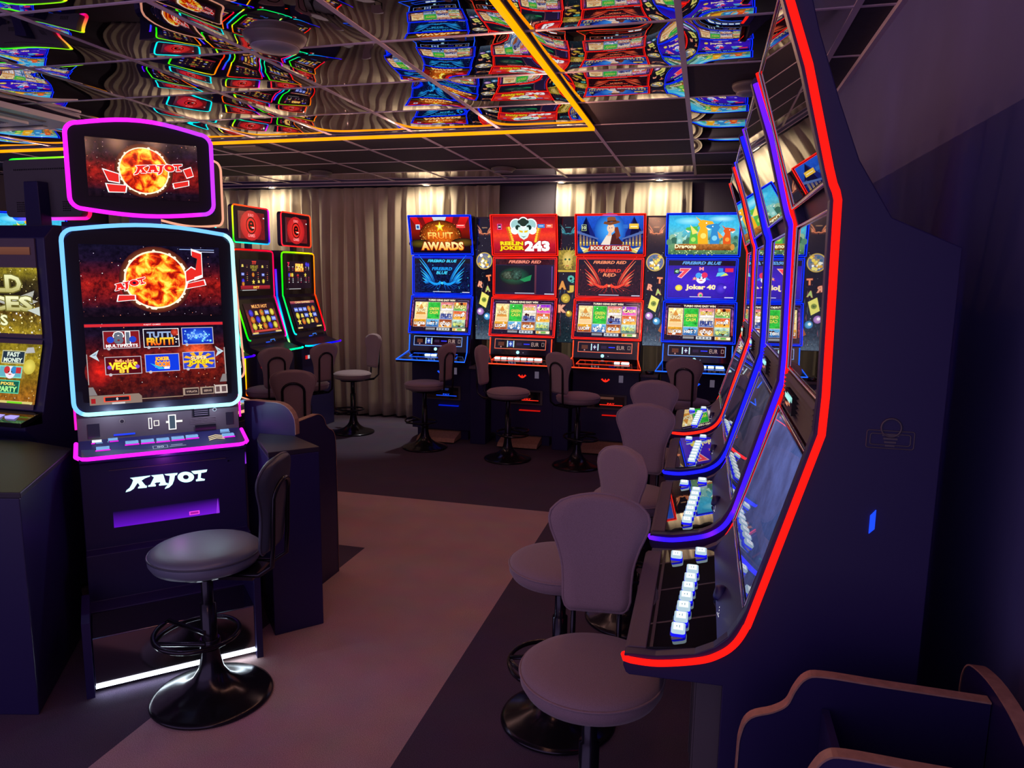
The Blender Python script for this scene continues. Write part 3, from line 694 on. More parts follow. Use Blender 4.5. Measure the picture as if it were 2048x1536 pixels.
# ------------------------------------------------------------------ triple-screen machines at the back wall
def triple(label, cx, y0, i, rot=0.):
    red = i in (1, 2)
    t = thing('slot_machine', label, 'slot machine', (cx, y0, 0), rot, 'triple-screen slot machines along the back wall')
    W = .605; h = W/2
    c = led('ff2a1c' if red else '0a3cff', 2.2); c2 = led('ff5a30' if red else '2a80ff', 2.2)
    # cabinet body behind the screens
    b = MB(); b.prism([(.30, .10), (.30, .78), (.06, .79), (.06, .82), (.245, .86), (.30, 1.03), (.37, 1.38), (.37, 1.76), (.30, 2.13), (.42, 2.13), (.62, 1.7), (.66, .10)], -h, h, 'x', 'black'); b.build('cabinet', t, .004)
    b = MB(); b.box(-h+.04, h-.04, .34, .66, 0, .10, 'black'); b.build('plinth', t)
    # tilted step of the plinth
    b = MB(); b.prism([(.12, .015), (.34, .015), (.34, .085), (.16, .045)], -.19, .19, 'x', 'wood'); b.build('foot_step', t)
    segs = [((.240, 1.035), (.328, 1.385)), ((.330, 1.40), (.332, 1.757)), ((.330, 1.775), (.243, 2.132))]
    nm = ['menu_screen', 'main_screen', 'top_screen']
    for k, ((ya, za), (yb, zb_)) in enumerate(segs):
        ez = Vector((0, yb-ya, zb_-za)); H = ez.length; hw = h-.004 if k == 1 else h+.006
        b = MB(); o = Vector((-hw+.018, ya, za))+ez.normalized()*.016
        ezn = ez.normalized(); nn = Vector((1, 0, 0)).cross(ezn)
        def q(x, s_, d=0.): p = Vector((0, ya, za))+ezn*s_+nn*d; return (x, p.y, p.z)
        b.face([q(-hw, 0), q(hw, 0), q(hw, H), q(-hw, H)], 'gloss')
        cv = CV(b, o, (1, 0, 0), ez, 2*hw-.036, H-.032, 'glow')
        if k == 0: pic_low(cv, red)
        elif k == 1: pic_mid(cv, i)
        else: pic_top(cv, i)
        so = b.build(nm[k], t)
        b = MB(); rim = [q(-hw, 0, .004), q(hw, 0, .004), q(hw, H, .004), q(-hw, H, .004)]
        for a_, b_ in zip(rim, rim[1:]+rim[:1]): b.tube([a_, b_], .0048, 'led', [c, c], seg=6)
        inn = [q(-hw+.015, .013, .002), q(hw-.015, .013, .002), q(hw-.015, H-.013, .002), q(-hw+.015, H-.013, .002)]
        for a_, b_ in zip(inn, inn[1:]+inn[:1]): b.tube([a_, b_], .0018, 'led', [c, c], seg=5)
        b.build('light_edge', so)
    # payment panel
    b = MB(); ya, za, yb, zb_ = .205, .868, .238, 1.025; ez = Vector((0, yb-ya, zb_-za)); H = ez.length
    b.face([(-h+.005, ya, za), (h-.005, ya, za), (h-.005, yb, zb_), (-h+.005, yb, zb_)], 'gloss')
    cv = CV(b, (-h+.02, ya, za), (1, 0, 0), ez, 2*h-.04, H)
    fc = 'ff5a38' if red else '3a88ff'; cv.frame(.06, .32, .92, .90, .006, fc); cv.frame(.068, .35, .912, .87, .002, 'ffffff' if not red else 'ffb090')
    cv.rect(.12, .5, .22, .72, '5a3020'); cv.rect(.27, .43, .285, .80, 'c8f0f8'); cv.rect(.375, .43, .39, .80, 'c8f0f8'); cv.rect(.29, .46, .37, .78, '2848a8' if i < 2 else '281838'); cv.text('+', .33, .62, .2, 'd8e8ff', .04)
    cv.rect(.43, .54, .52, .70, '2a1e38'); cv.rect(.55, .60, .65, .655, '3038ff'); cv.text('EUR', .74, .62, .22, 'b89890', .12, .0); cv.frame(.85, .53, .89, .73, .004, 'b8a098')
    cv.disc(.17, .44, .012, 'b08080', n=10); cv.disc(.46, .14, .028, 'd8f8ff', 'a0e8f0'); cv.disc(.55, .13, .008, '808090', n=8)
    b.build('payment_panel', t)
    # button deck, wider towards the player
    b = MB(); hb, hf = h-.012, h+.035
    b.prism([(-hb, .21), (hb, .21), (hf, .0), (-hf, .0)], .78, .80, 'z', 'gloss')
    b.face([(-hf, 0, .8005), (hf, 0, .8005), (hb, .21, .865), (-hb, .21, .865)], 'gloss'); b.face([(-hf, 0, .80), (-hb, .21, .865), (-hb, .21, .80)], 'gloss'); b.face([(hf, 0, .80), (hb, .21, .80), (hb, .21, .865)], 'gloss')
    dk = b.build('button_deck', t)
    b = MB(); P = [(-hb, .225, 1.02), (-hb, .205, .872), (-hf, .0, .803), (hf, .0, .803), (hb, .205, .872), (hb, .225, 1.02)]
    b.tube(P, .0048, 'led', [c2]*6, seg=6)
    def dq(x, s_): return (x, .21*s_, .8035+.065*s_+.002)
    iP = [dq(-.235, .35), dq(.235, .35), dq(.215, .72), dq(-.215, .72)]
    for a_, b_ in zip(iP, iP[1:]+iP[:1]): b.tube([a_, b_], .002, 'led', [c2, c2], seg=5)
    b.build('deck_light', dk)
    lit = {0: (2, 3), 1: range(7), 2: (5, 6), 3: range(7)}[i]
    for k in range(7):
        x = -.19+.062*k; w_ = .024 if k < 6 else .034; x += 0 if k < 6 else .01
        b = MB(); on = k in lit; z = .84; y = .112
        b.box(x-w_, x+w_, y-.016, y+.016, .835, .852, 'led' if on else 'gloss', (1.1, 1.4, 1.4, 0) if on else None)
        b.build('play_button', dk, .003)
    # lower door: emblem, note slot, card
    b = MB(); cv = CV(b, (-h, .2985, .1), (1, 0, 0), (0, 0, 1), 2*h, .68)
    ec = 'ff2a18' if red else '1450ff'
    e = [(-.075, .06), (-.05, .085), (-.03, .05), (-.008, .04), (-.008, .075), (.008, .075), (.008, .04), (.03, .05), (.05, .085), (.075, .06), (.03, .005), (0, -.008), (-.03, .005)]
    cv.poly([(.5+x*.9, .80+y*.55) for x, y in e], ec); 
    b.build('emblem', t)
    b = MB(); cv = CV(b, (-h, .2985, .1), (1, 0, 0), (0, 0, 1), 2*h, .68)
    cv.rect(.70, .80, .765, .895, '504858'); b.build('price_card', t)
    b = MB(); b.box(-.16, .20, .285, .30, .395, .53, 'greyp'); b.box(-.14, .18, .282, .2855, .41, .515, 'gloss')
    cv = CV(b, (-.14, .2815, .41), (1, 0, 0), (0, 0, 1), .32, .105); cv.rect(.3, .22, .95, .28, ec); cv.text('PAY', .62, .36, .14, ec, .2); cv.rect(.15, .75, .7, .95, '503028' if red else '18204a'); b.build('payout_tray', t)
    b = MB(); b.box(-.02, .18, .275, .30, .335, .342, 'led', tuple(x*.25 for x in c)); b.build('tray_glow', t)
    return t
TX = [-2.42, -1.615, -.835, -.04]
triple('blue-lit triple-screen machine showing fruit awards, first in the back row', TX[0], 6.2, 0)
triple('red-lit triple-screen machine showing a jester mask and 243', TX[1], 6.2, 1)
triple('red-lit triple-screen machine showing a woman in a hat and a book title', TX[2], 6.2, 2)
triple('blue-lit triple-screen machine showing dragons, at the end of the back row', TX[3], 6.2, 3)
# picture columns between them
def banner(cx, label, v):
    t = thing('picture_column', label, 'display panel', (cx, 6.58, 0), 0, 'picture columns between the back machines')
    b = MB(); b.box(-.088, .088, 0, .05, .98, 2.125, 'black'); b.build('panel_board', t)
    b = MB(); cv = CV(b, (-.084, -.001, .985), (1, 0, 0), (0, 0, 1), .168, 1.125)
    cv.grad(0, 0, 1, 1, [(0, '506070' if v != 1 else '182830'), (.12, '283848' if v != 1 else '14242c'), (.35, '10101c'), (.7, '0c0c18'), (1, '0a0a14')], .45)
    for k in range(14): x, y = random.random(), random.uniform(0, .45); cv.poly([(x, y), (x+.08, y+.03), (x+.04, y+.06)], random.choice(['403848', '704858', '384858']))
    cv.dots(60, 0, 0, 1, 1, ['ffffff', 'c07060', '60a0a0'], .004, .012)
    wc = ('c06040', 'f0b080', 'e08050') if v != 1 else ('206878', '60c0c8', '308898')
    cv.wings(.5, .885, .44, *wc); cv.text('FIREBIRD', .5, .925, .007, wc[1], .3, 0)
    G = 'e8c050'
    if v != 1:
        cv.disc(.5, .655, .47, 'f0e8b0', 'c0a048', n=28); cv.disc(.5, .655, .41, 'b0a058', '506098', n=28)
        for k in range(24): cv.disc(.5+random.uniform(-.28, .28), .655+random.uniform(-.05, .05), random.uniform(.04, .10), random.choice(['f0e070', 'f0d050', 'd8a030', 'f0f0e0', '406888', 'ffffff']), n=8)
        its = [('T', .78, .515, 'f09060'), ('R', .3, .46, 'f0a080'), ('A', .72, .425, 'b0c870')]
        for s_, x, y, c in its: cv.text(s_, x, y, .042, c, .24, .05, out='803020', rot=random.uniform(-.3, .3))
        cv.poly([(.22, .30), (.62, .265), (.80, .365), (.38, .40)], 'e8e070'); cv.disc(.51, .333, .14, '405030', '90a040', a=.5); cv.disc(.3, .235, .2, 'd8a8d8', '9060b0'); cv.disc(.26, .24, .08, 'fff0ff'); cv.disc(.7, .195, .2, '70c8e8', '2868a8'); cv.disc(.66, .2, .08, 'f0ffff')
        cv.poly([(.8, .12), (.98, .18), (1, .10)], 'a05828')
    else:
        cv.rect(0, .575, 1, .745, '6a5818', 'a89030', .5); cv.disc(.5, .665, .30, 'e8d078', 'b89838', ry=.075)
        for k in range(16):
            a = 2*pi*k/16; cv.poly([(.5+.26*cos(a), .672+.06*sin(a)), (.5+.30*cos(a+.3), .672+.06*sin(a+.3)), (.5+.56*cos(a+.1), .68+.10*sin(a+.1))], random.choice(['8a7820', 'c0a840', '6a5818']))
        for x in (.39, .61): cv.disc(x, .672, .06, '305830', n=8)
        cv.poly([(.47, .66), (.53, .66), (.5, .635)], 'b08830'); cv.rect(.42, .618, .58, .624, 'c04830'); cv.rect(0, .572, 1, .585, 'd0b030')
        cv.text('Q', .72, .515, .05, '50b0a0', .3, .08, out='20484c'); cv.text('A', .26, .465, .055, 'd89040', .3, .08, out='603010'); cv.text('J', .72, .435, .05, 'd0b040', .2, .08, out='584010')
        cv.disc(.45, .36, .26, 'e8d050', '907010'); cv.disc(.45, .36, .14, 'a08020', 'e0c840', a=.6); cv.text('K', .25, .275, .052, 'e0a080', .3, .08, out='703030'); cv.disc(.66, .235, .18, 'e0b830', '806010'); cv.disc(.62, .245, .07, 'fff080')
    b.build('picture_sheet', t)
far = triple('blue-lit machine far left behind the island, seen only mirrored in the ceiling', -6.25, 5.6, 3, D(45)); far['group'] = 'machines in the far left corner'
banner(-2.015, 'dark picture column with round medallion beside the fruit awards machine', 0)
banner(-1.225, 'dark picture column with square gold face between the two red machines', 1)
banner(-.44, 'dark picture column with round medallion beside the dragon machine', 2)
for cx, lb in ((-2.017, 'plain dark pedestal under the picture column beside the fruit awards machine'), (-1.225, 'plain dark pedestal under the gold face column'), (-.437, 'plain dark pedestal under the picture column beside the dragon machine')):
    t = thing('side_pedestal', lb, 'cabinet', (cx, 6.3, 0), 0, 'pedestals between the back machines')
    b = MB(); b.box(-.075, .075, .1, .5, 0, .72, 'black'); b.build('cabinet_body', t, .004)
    b = MB(); b.box(-.078, .078, .06, .5, .7205, .745, 'greyp'); b.build('ledge', t, .004)
# ashtray-like small dish on the third pedestal ledge
b = MB(); b.lathe([(.001, .0), (.035, .0), (.045, .025), (.04, .025), (.033, .006), (.001, .006)], mn='glass', seg=20); o = b.build('glass_ashtray', None, loc=(-.437, 6.42, .7455)); tag(o, 'small clear glass ashtray on the pedestal left of the dragon machine', 'ashtray')

# ------------------------------------------------------------------ tall machines down the right wall
def lounge(label, y0, i, c, glow=None):
    W = .625; h = W/2; t = thing('slot_machine', label, 'slot machine', (-.124, y0+h, 0), -pi/2, 'tall curved slot machines along the right wall')
    # local: x = viewer's right (= towards the camera), y = depth
    prof = [(0, .800), (.062, .801), (.145, .820), (.185, .840), (.212, .866), (.231, .903), (.246, .950), (.344, 1.308), (.346, 1.384), (.340, 1.74), (.331, 1.762), (.322, 1.802), (.275, 1.974), (.222, 2.125)]
    back = [(.262, 2.150), (.295, 2.032), (.337, 1.912), (.377, 1.809), (.438, 1.709), (.554, 1.657), (.554, .09), (.20, .09), (.20, .77)]
    front_in = [(p[0]+.012, p[1]) for p in prof]
    outline = [(.002, .770), (-.004, .785), (-.002, .812), (.062, .816), (.142, .832), (.178, .852), (.204, .878), (.221, .908), (.236, .942), (.336, 1.311), (.339, 1.384), (.333, 1.74), (.324, 1.768), (.268, 1.972), (.216, 2.128), (.224, 2.142)]
    for sx, nm in ((1, 'side_panel'), (-1, 'side_panel')):
        b = MB(); x0, x1 = (h-.028, h) if sx > 0 else (-h, -h+.028); ol = outline if sx > 0 else [(y_+.014, z_) for y_, z_ in outline]
        b.prism(ol+back+[(.01, .765)], x0, x1, 'x', 'black'); sp = b.build(nm, t, .002)
        b = MB(); xx = sx*(h+.002); n = []
        path = [(xx, p_[0]+.006, p_[1]) for p_ in smooth(prof[:8], 6)+prof[8:10]+[(.336, 1.755), (.330, 1.768), (.322, 1.795)]+prof[12:]]
        if sx > 0: path = [(xx-.02, -.004, .80), (xx-.004, .0, .80)]+path[1:]
        else: path = path[2:]
        cc = c if callable(c) else (lambda q: c)
        b.tube(path, .0072, 'led', [cc(k/len(path)) for k in range(len(path))], seg=8); b.build('light_tube', sp)
        if sx > 0 and i == 0:
            b = MB(); b.tube([(h+.002, .468+.017*cos(a), 1.330+.017*sin(a)) for a in [2*pi*k/20 for k in range(20)]], .0018, 'greyp', closed=True, seg=5); b.build('side_lock', sp)
            b = MB()
            for g in (.0, .006): b.tube([(h+.001, y, z) for y, z in rr_path(.428+g, .508-g, 1.291+g, 1.324-g, .004, 3)], .0011, 'greyp', closed=True, seg=5)
            for k in range(4): b.box(h, h+.002, .468-.014+.002*k, .468+.014-.002*k, 1.314-.0065*k, 1.3175-.0065*k, 'greyp')
            b.build('side_badge', sp)
            b = MB(); b.prism([(.446, 1.125), (.455, 1.135), (.455, 1.172), (.446, 1.160)], h+.0005, h+.004, 'x', 'led', led('2050ff', 1.2)); b.build('side_indicator', sp)
    # central body
    b = MB(); b.prism([(.21, .09), (.21, .775), (.03, .78), (.03, .806), (.18, .83), (.255, .94), (.365, 1.312), (.372, 1.384), (.370, 1.74), (.345, 1.81), (.250, 2.10), (.268, 2.12), (.34, 1.9), (.43, 1.7), (.54, 1.64), (.54, .09)], -h+.029, h-.029, 'x', 'black'); b.build('cabinet', t)
    b = MB(); b.box(-h+.03, h-.03, .25, .53, 0, .09, 'black'); b.build('plinth', t)
    g = h-.028
    def scr(name, p, q, m_, inset=.012, mate='glass'):
        b = MB(); ez = Vector((0, q[0]-p[0], q[1]-p[1])); nn = Vector((1, 0, 0)).cross(ez.normalized()); H = ez.length
        O = Vector((-g, p[0], p[1])); ezn = ez.normalized()
        b.face([O+nn*.0, O+Vector((2*g, 0, 0)), O+Vector((2*g, 0, 0))+ez, O+ez], 'gloss')
        cv = CV(b, O+Vector((inset, 0, 0))+ezn*inset, (1, 0, 0), ez, 2*g-2*inset, H-2*inset, mate); 
        if mate == 'glass': cv.rect(0, 0, 1, 1, '000000')
        if m_: m_(cv)
        o = b.build(name, t); b = MB()
        R_ = [O+ezn*.004+nn*.004, O+Vector((2*g, 0, 0))+ezn*.004+nn*.004, O+Vector((2*g, 0, 0))+ez-ezn*.004+nn*.004, O+ez-ezn*.004+nn*.004]
        for a_, b_ in zip(R_, R_[1:]+R_[:1]): b.tube([a_, b_], .003, 'chrome', seg=6)
        b.build('chrome_trim', o); return o
    M['dimglass'] = M.get('dimglass') or glowmat('display_dim', 1., .015, .9, 160)
    lowc = glow or ('20202c', '2a2a3c')
    def lowpic(cv): cv.rect(0, 0, 1, 1, lowc[0], lowc[1], .35)
    scr('menu_screen', (.236, .925), (.336, 1.262), lowpic, .018, 'dimglass')
    scr('main_screen', (.352, 1.36), (.350, 1.735), None)
    scr('top_screen', (.336, 1.775), (.232, 2.12), None)
    # ribbed speaker strip between screens with note slot
    b = MB(); b.box(-g, g, .348, .36, 1.265, 1.355, 'greyp')
    for k in range(8): z = 1.270+k*.011; b.prism([(.337, z), (.348, z), (.348, z+.006)], -g+.02, g-.02, 'x', 'greyp')
    b.build('speaker_strip', t)
    b = MB(); b.box(-.12, .02, .328, .347, 1.288, 1.335, 'gloss'); cv = CV(b, (-.11, .3275, 1.295), (1, 0, 0), (0, 0, 1), .12, .035); cv.rect(.05, .55, .95, .9, 'a0e8e0'); cv.rect(.2, .15, .6, .35, 'd08060'); b.build('note_slot', t)
    # button deck
    b = MB(); n = 10
    dk = MB(); dk.prism([(.0, .775), (-.006, .785), (-.004, .808), (.004, .815), (.042, .8175), (.042, .775)], -h+.03, h-.03, 'x', 'pad'); dk.build('armrest_pad', t, .003)
    dk = MB(); dk.prism([(.0425, .776), (.0425, .8185), (.205, .8415), (.205, .776)], -g, g, 'x', 'glass'); dko = dk.build('button_deck', t)
    dk = MB(); rows = []
    for k in range(9):
        a = radians(0+k*10); rows.append([(-g, .205+.028*sin(a), .8415+.045*(1-cos(a))), (g, .205+.028*sin(a), .8415+.045*(1-cos(a)))])
    dk.grid(rows, 'chrome', flip=False); dk.face([(-g, .233, .88), (g, .233, .88), (g, .238, .925), (-g, .238, .925)], 'chrome'); dk.build('chrome_cove', t)
    def pb(x, y, w_=.0215, d=.0155):
        z = .8215+(y-.063)*.141
        b = MB(); rp = lambda e: [(x+px, y+py) for px, py in rr_path(-w_-e, w_+e, -d-e, d+e, .007, 3)]
        b.prism(rp(.002), z-.002, z+.002, 'z', 'chrome'); b.prism(rp(.0), z+.002, z+.008, 'z', 'led', led('1818ff', 1.2)); b.prism(rp(-.0005), z+.008, z+.015, 'z', 'led', (.50, .66, .76, 0))
        cv = CV(b, (x-w_, y-d, z+.015), (1, 0, 0), (0, 1, 0), 2*w_, 2*d, 'glow', .0004); cv.rect(.12, .16, .88, .84, 'f4ffff')
        cv.rect(.42, .35, .58, .42, '8098a8'); cv.rect(.36, .55, .64, .61, '8098a8')
        b.build('play_button', dko)
    for k in range(7): pb(.222-.056*k, .105+.0045*k*.9)
    pb(-.218, .085); pb(-.240, .150)
    b = MB(); b.lathe([(.001, .842), (.016, .842), (.017, .848), (.012, .872), (.001, .874)], .05, .196, 16, 'black'); b.build('joystick_knob', t)
    b = MB(); cv = CV(b, (.16, .2065, .852), (1, 0, 0), (0, .3, 1), .09, .022, 'glow', .022)
    for k in range(4):
        for d in (-1, 1): cv.rect(.1+.12*k, .5+d*.11*(3-k)-.05, .16+.12*k, .5+d*.11*(3-k)+.05, 'ffffff', nolay=True)
    b.build('arrow_lights', t)
    # ribbed pilaster on the lower door
    b = MB(); b.box(.175, .215, .150, .205, 0.0, .77, 'greyp')
    for k in range(5): b.box(.179+.0075*k, .183+.0075*k, .146, .1502, .03, .74, 'greyp')
    b.build('cable_cover', t, .002)
    return t
def violet(q):
    h = (q*3.1) % 1.; k = max(0, 1-abs(((q-.5)*9) % 3-1.5)*1.3)
    a = led('3c1cff', 2.2); b_ = led('8a20ff', 1.6); return tuple(a[j]*(1-k)+b_[j]*k for j in range(4))
RY = [1.44, 2.18, 2.96, 3.75]
lounge('tall red-edged machine nearest the camera against the right wall', RY[0], 0, led('ff1c14', 2.0), ('303c68', '4c5c98'))
lounge('tall machine edged in blue-violet light, directly behind the nearest red-edged one', RY[1], 1, violet, ('1e2030', '3c3c54'))
lounge('tall machine edged in plain blue light, between violet-edged and far red-edged ones', RY[2], 2, led('2020ff', 2.0), ('1c1c2c', '242438'))
lounge('tall red-edged machine furthest along the right wall', RY[3], 3, led('ff2c1c', 2.0), ('18182a', '202036'))

# ------------------------------------------------------------------ slim machines by the left curtain (face +x)
def slim(label, yc, i):
    t = thing('slot_machine', label, 'slot machine', (-3.70, yc, 0), pi/2, 'slim machines with rainbow edges')
    h = .305
    b = MB(); b.prism([(.10, .0), (.10, .86), (.03, .87), (.03, .885), (.16, .93), (.19, 1.02), (.295, 1.355), (.30, 1.775), (.33, 1.80), (.45, 1.80), (.50, 1.30), (.52, .0)], -h, h, 'x', 'black'); b.build('cabinet', t, .006)
    hu = [.02, .30, .0][i]
    b = MB(); P = [(x, .292, z) for x, z in rr_path(-h+.004, h-.004, 1.345, 1.785, .035, 4)]
    # open U: up the left side, over the top, down the right, then following the slope
    UP = [(-h+.004, .295, 1.36)]+[(-h+.004, .295, 1.36+.39*k/5) for k in range(1, 6)]+[(-h+.012, .295, 1.775), (-h+.035, .295, 1.785)]+[(-h+.035+(2*h-.07)*k/8, .295, 1.787) for k in range(1, 8)]+[(h-.035, .295, 1.785), (h-.012, .295, 1.775)]+[(h-.004, .295, 1.75-.39*k/5) for k in range(0, 6)]
    Lf = [(-h+.002, .29-.10*k/6, 1.36-.33*k/6) for k in range(0, 7)][::-1]+[]; Lf = [(-h+.03, .175, .985), (-h+.008, .18, .995)]+Lf
    Rt = [(h-.002, .29-.10*k/6, 1.36-.33*k/6) for k in range(0, 7)]+[(h-.008, .18, .995), (h-.03, .175, .985)]
    full = Lf+UP+Rt; N = len(full)
    if i == 0: cf = lambda q: hue(.38-.34*min(1, q/.38) if q < .38 else (.02-.08*(q-.38)/.3), 2., .95)
    else: cf = lambda q: hue(.50-.32*min(1, q/.5) if q < .5 else (.18-.25*(q-.5)/.5), 2., .95)
    b.tube(full, .0068, 'led', [cf(k/N) for k in range(N)], seg=7); b.build('rainbow_edge', t)
    # side light strip lower down
    b = MB(); SP = [(-h-.003, .36, 1.62), (-h-.003, .355, 1.36), (-h-.003, .25, .95), (-h-.003, .22, .85), (-h-.003, .22, .50), (-h-.003, .14, .49)]
    b.tube(SP, .009, 'led', [hue(.74, 2), hue(.60, 2), hue(.46, 2), hue(.17, 2), hue(.08, 2), hue(.98, 2)], seg=7); b.build('side_light_strip', t)
    ez = Vector((0, 0, 1))
    b = MB(); b.box(-h+.02, h-.02, .290, .296, 1.375, 1.77, 'gloss'); cv = CV(b, (-.225, .289, 1.43), (1, 0, 0), ez, .45, .27)
    rn = random.Random(i+3)
    cv.rect(0, 0, 1, 1, '160a18', '1c0c1c'); 
    if i != 1:
        cv.text('777', .47, .90, .10, 'e04030', .14, .05); cv.text('SUPER HOT', .47, .76, .10, 'a09030', .26, .03); cv.text('FRUIT', .47, .66, .07, 'a09030', .16, .03); cv.rect(0, .02, 1, .14, '801820', 'a02030'); cv.text('BET', .52, .08, .07, 'f0c040', .2, .03)
        for x, y, k in ((.06, .80, 6), (.73, .78, 6), (.06, .52, 4), (.40, .50, 1), (.74, .50, 4), (.06, .30, 2), (.06, .20, 1), (.40, .26, 3), (.58, .27, 6), (.74, .28, 0)): fruit(cv, x+.02, y, .045, k)
        for x in (.2, .56, .88): 
            for y in (.3, .36, .42, .5, .56, .74, .80): cv.rect(x, y, x+.03, y+.02, rn.choice(['e06040', '803028', 'c0a060']))
    else:
        cv.text('FIRE', .5, .84, .13, 'ffe060', .3, .05, out='c02808'); cv.rect(.32, .62, .68, .76, 'e05010', 'ffb020', .6); cv.text('HOT 7', .5, .69, .10, 'fff080', .3, .04)
        cv.text('7', .06, .88, .14, 'e02850', .07, .05); fruit(cv, .8, .90, .05, 2); fruit(cv, .88, .88, .05, 2)
        for x, y, k in ((.08, .50, 2), (.14, .50, 1), (.20, .50, 0), (.42, .50, 5), (.74, .50, 3)): fruit(cv, x, y, .045, k)
        for x in (.05, .2, .4, .52, .72, .84):
            for y in (.22, .28, .34, .40, .66, .72, .78): cv.rect(x, y, x+.03, y+.025, rn.choice(['f0f0f0', 'd04060', '906060']))
    cv.rect(.02, -.02, .5, 0, 'c0c0c0'); b.build('paytable_screen', t)
    ezs = Vector((0, .105, .335)); b = MB(); b.face([(-h+.02, .181, 1.01), (h-.02, .181, 1.01), (h-.02, .283, 1.345), (-h+.02, .283, 1.345)], 'gloss')
    cv = CV(b, Vector((-.235, .183, 1.03)), (1, 0, 0), ezs, .47, .29)
    if i != 1: cv.rect(0, 0, 1, 1, '3a1418', '241018'); cv.text('MULTI HOT', .5, .90, .10, 'f0b060', .5, .03, out='802018'); cv.rect(0, 0, 1, .04, '203060'); cv.rect(.02, .08, .08, .8, 'a83838', '602028', .5); cv.rect(.92, .08, .98, .8, 'a83838', '602028', .5); cv.rect(.1, .08, .9, .14, 'c04038')
    else: cv.rect(0, 0, 1, 1, '120a1c', '1a1028'); cv.rect(.02, .90, .98, .99, '7a2048', 'c06050'); cv.text('CASH EXPRESS', .5, .945, .06, 'f0d890', .6, .02)
    for a in range(5):
        for b_ in range(3): fruit(cv, .16+.17*a, .26+.215*b_, .068, rn.choice([0, 1, 2, 3, 4, 5, 1, 0, 6]))
    cv.rect(.02, .02, .2, .07, 'e0c070'); cv.rect(.78, .02, .98, .07, 'e0c070'); b.build('reel_screen', t)
    # control shelf
    b = MB(); b.prism([(-h+.02, .20), (h-.02, .20), (h+.02, .03), (h-.03, .0), (-h+.03, .0), (-h-.02, .03)], .875, .89, 'z', 'gloss')
    b.face([(-h+.03, .155, .90), (h-.03, .155, .90), (h-.03, .178, .995), (-h+.03, .178, .995)], 'greyp')
    cv = CV(b, (-h+.04, .158, .905), (1, 0, 0), (0, .023, .095), 2*h-.08, .085); cv.rect(.10, .2, .36, .5, '1838f0'); cv.frame(.55, .15, .68, .85, .012, '3888ff'); cv.rect(.74, .1, .96, .8, '050308'); cv.rect(.4, .5, .52, .65, '2048d0')
    cv = CV(b, (-h+.03, .02, .8895), (1, 0, 0), (0, 1, 0), 2*h-.06, .13)
    for k in range(7): cv.disc(.1+.13*k, .45, .035, '80d0ff' if k in (2, 3, 5) else '2050d0', '103070', n=10)
    cv.poly([(.68, .2), (.92, .2), (.86, .75), (.62, .7)], '105848' if i == 0 else '103058'); b.build('control_shelf', t)
    b = MB(); P = [(-h-.02, .05, .882), (-h-.018, .015, .882), (-h+.03, -.006, .882)]+[(-h+.03+(2*h-.06)*k/8, -.008, .882) for k in range(1, 8)]+[(h-.03, -.006, .882), (h+.018, .015, .882), (h+.02, .05, .882)]
    cfs = (lambda q: hue(.38+.12*q, 2)) if i == 0 else (lambda q: hue(.50+.28*q, 2)); b.tube(P, .008, 'led', [cfs(k/len(P)) for k in range(len(P))], seg=7); b.build('shelf_light', t)
    # emblem e on the lower door, red switch badge
    b = MB(); cx_, cz_ = .03, .42; P = [(cx_-.045+.085*q, .096, cz_+.006*q) for q in (0, .5, 1)]+[(cx_+.045*cos(a), .096, cz_+.062*sin(a)) for a in [radians(5+k*15) for k in range(21)]]
    b.tube(P, .0035, 'led', [led('c01028', 1.)]*len(P), seg=5); b.build('door_emblem', t)
    b = MB(); b.box(-h+.06, -h+.095, .094, .10, .74, .775, 'led', L4('d02020')); b.box(-h+.097, -h+.13, .094, .10, .74, .775, 'led', L4('b0c0c8')); b.build('badge', t)
    # topper
    b = MB(); b.box(-.03, .03, .33, .37, 1.78, 1.86, 'black'); b.build('topper_neck', t)
    b = MB(); b.prism(rr_path(-.275, .275, 1.845, 2.175, .035, 4), .31, .35, 'y', 'black'); tp = b.build('topper', t)
    b = MB(); cv = CV(b, (-.20, .308, 1.885), (1, 0, 0), ez, .40, .24); cv.rect(0, 0, 1, 1, '701018', '701018', .3); cv.disc(.48, .5, .40, 'f03028', 'b01820', ry=.56); cv.disc(.48, .5, .19, '2a0608', '2a0608', ry=.32); cv.disc(.48, .5, .165, 'f02820', 'e02820', ry=.275); cv.text('e', .48, .5, .36, '180404', .20, .02); cv.rect(.50, .40, .60, .44, 'ffe0d0'); cv.text('EURO', .48, .88, .10, 'ff9090', .2, .02); cv.text('GAMES', .48, .13, .11, 'ff9090', .26, .02); cv.rect(0, 0, .06, 1, '603038', '402028'); cv.rect(.94, .80, .99, .84, 'ffffff'); b.build('topper_screen', tp)
    b = MB(); P = [(x, .306, z) for x, z in rr_path(-.272, .272, 1.848, 2.172, .032, 4)]
    if i == 0: cft = lambda q: hue([.55, .70, .86, .98, .05, .15, .33, .45][int(q*8) % 8], 1.8, .9)
    elif i == 1: cft = lambda q: hue(.01+.03*sin(q*6), 1.6, .85)
    else: cft = lambda q: hue(.5, 1.6)
    led_ring(b, P, .0062, cft); b.build('topper_light', tp)
    return t
slim('slim machine with orange and green edges, left of the one with yellow-green edge', 5.86, 0)
slim('slim machine with yellow-green edge and fire title, nearest the curtain', 6.61, 1)
slim('slim machine mostly hidden, only cyan edge and deck corner showing', 5.08, 2)

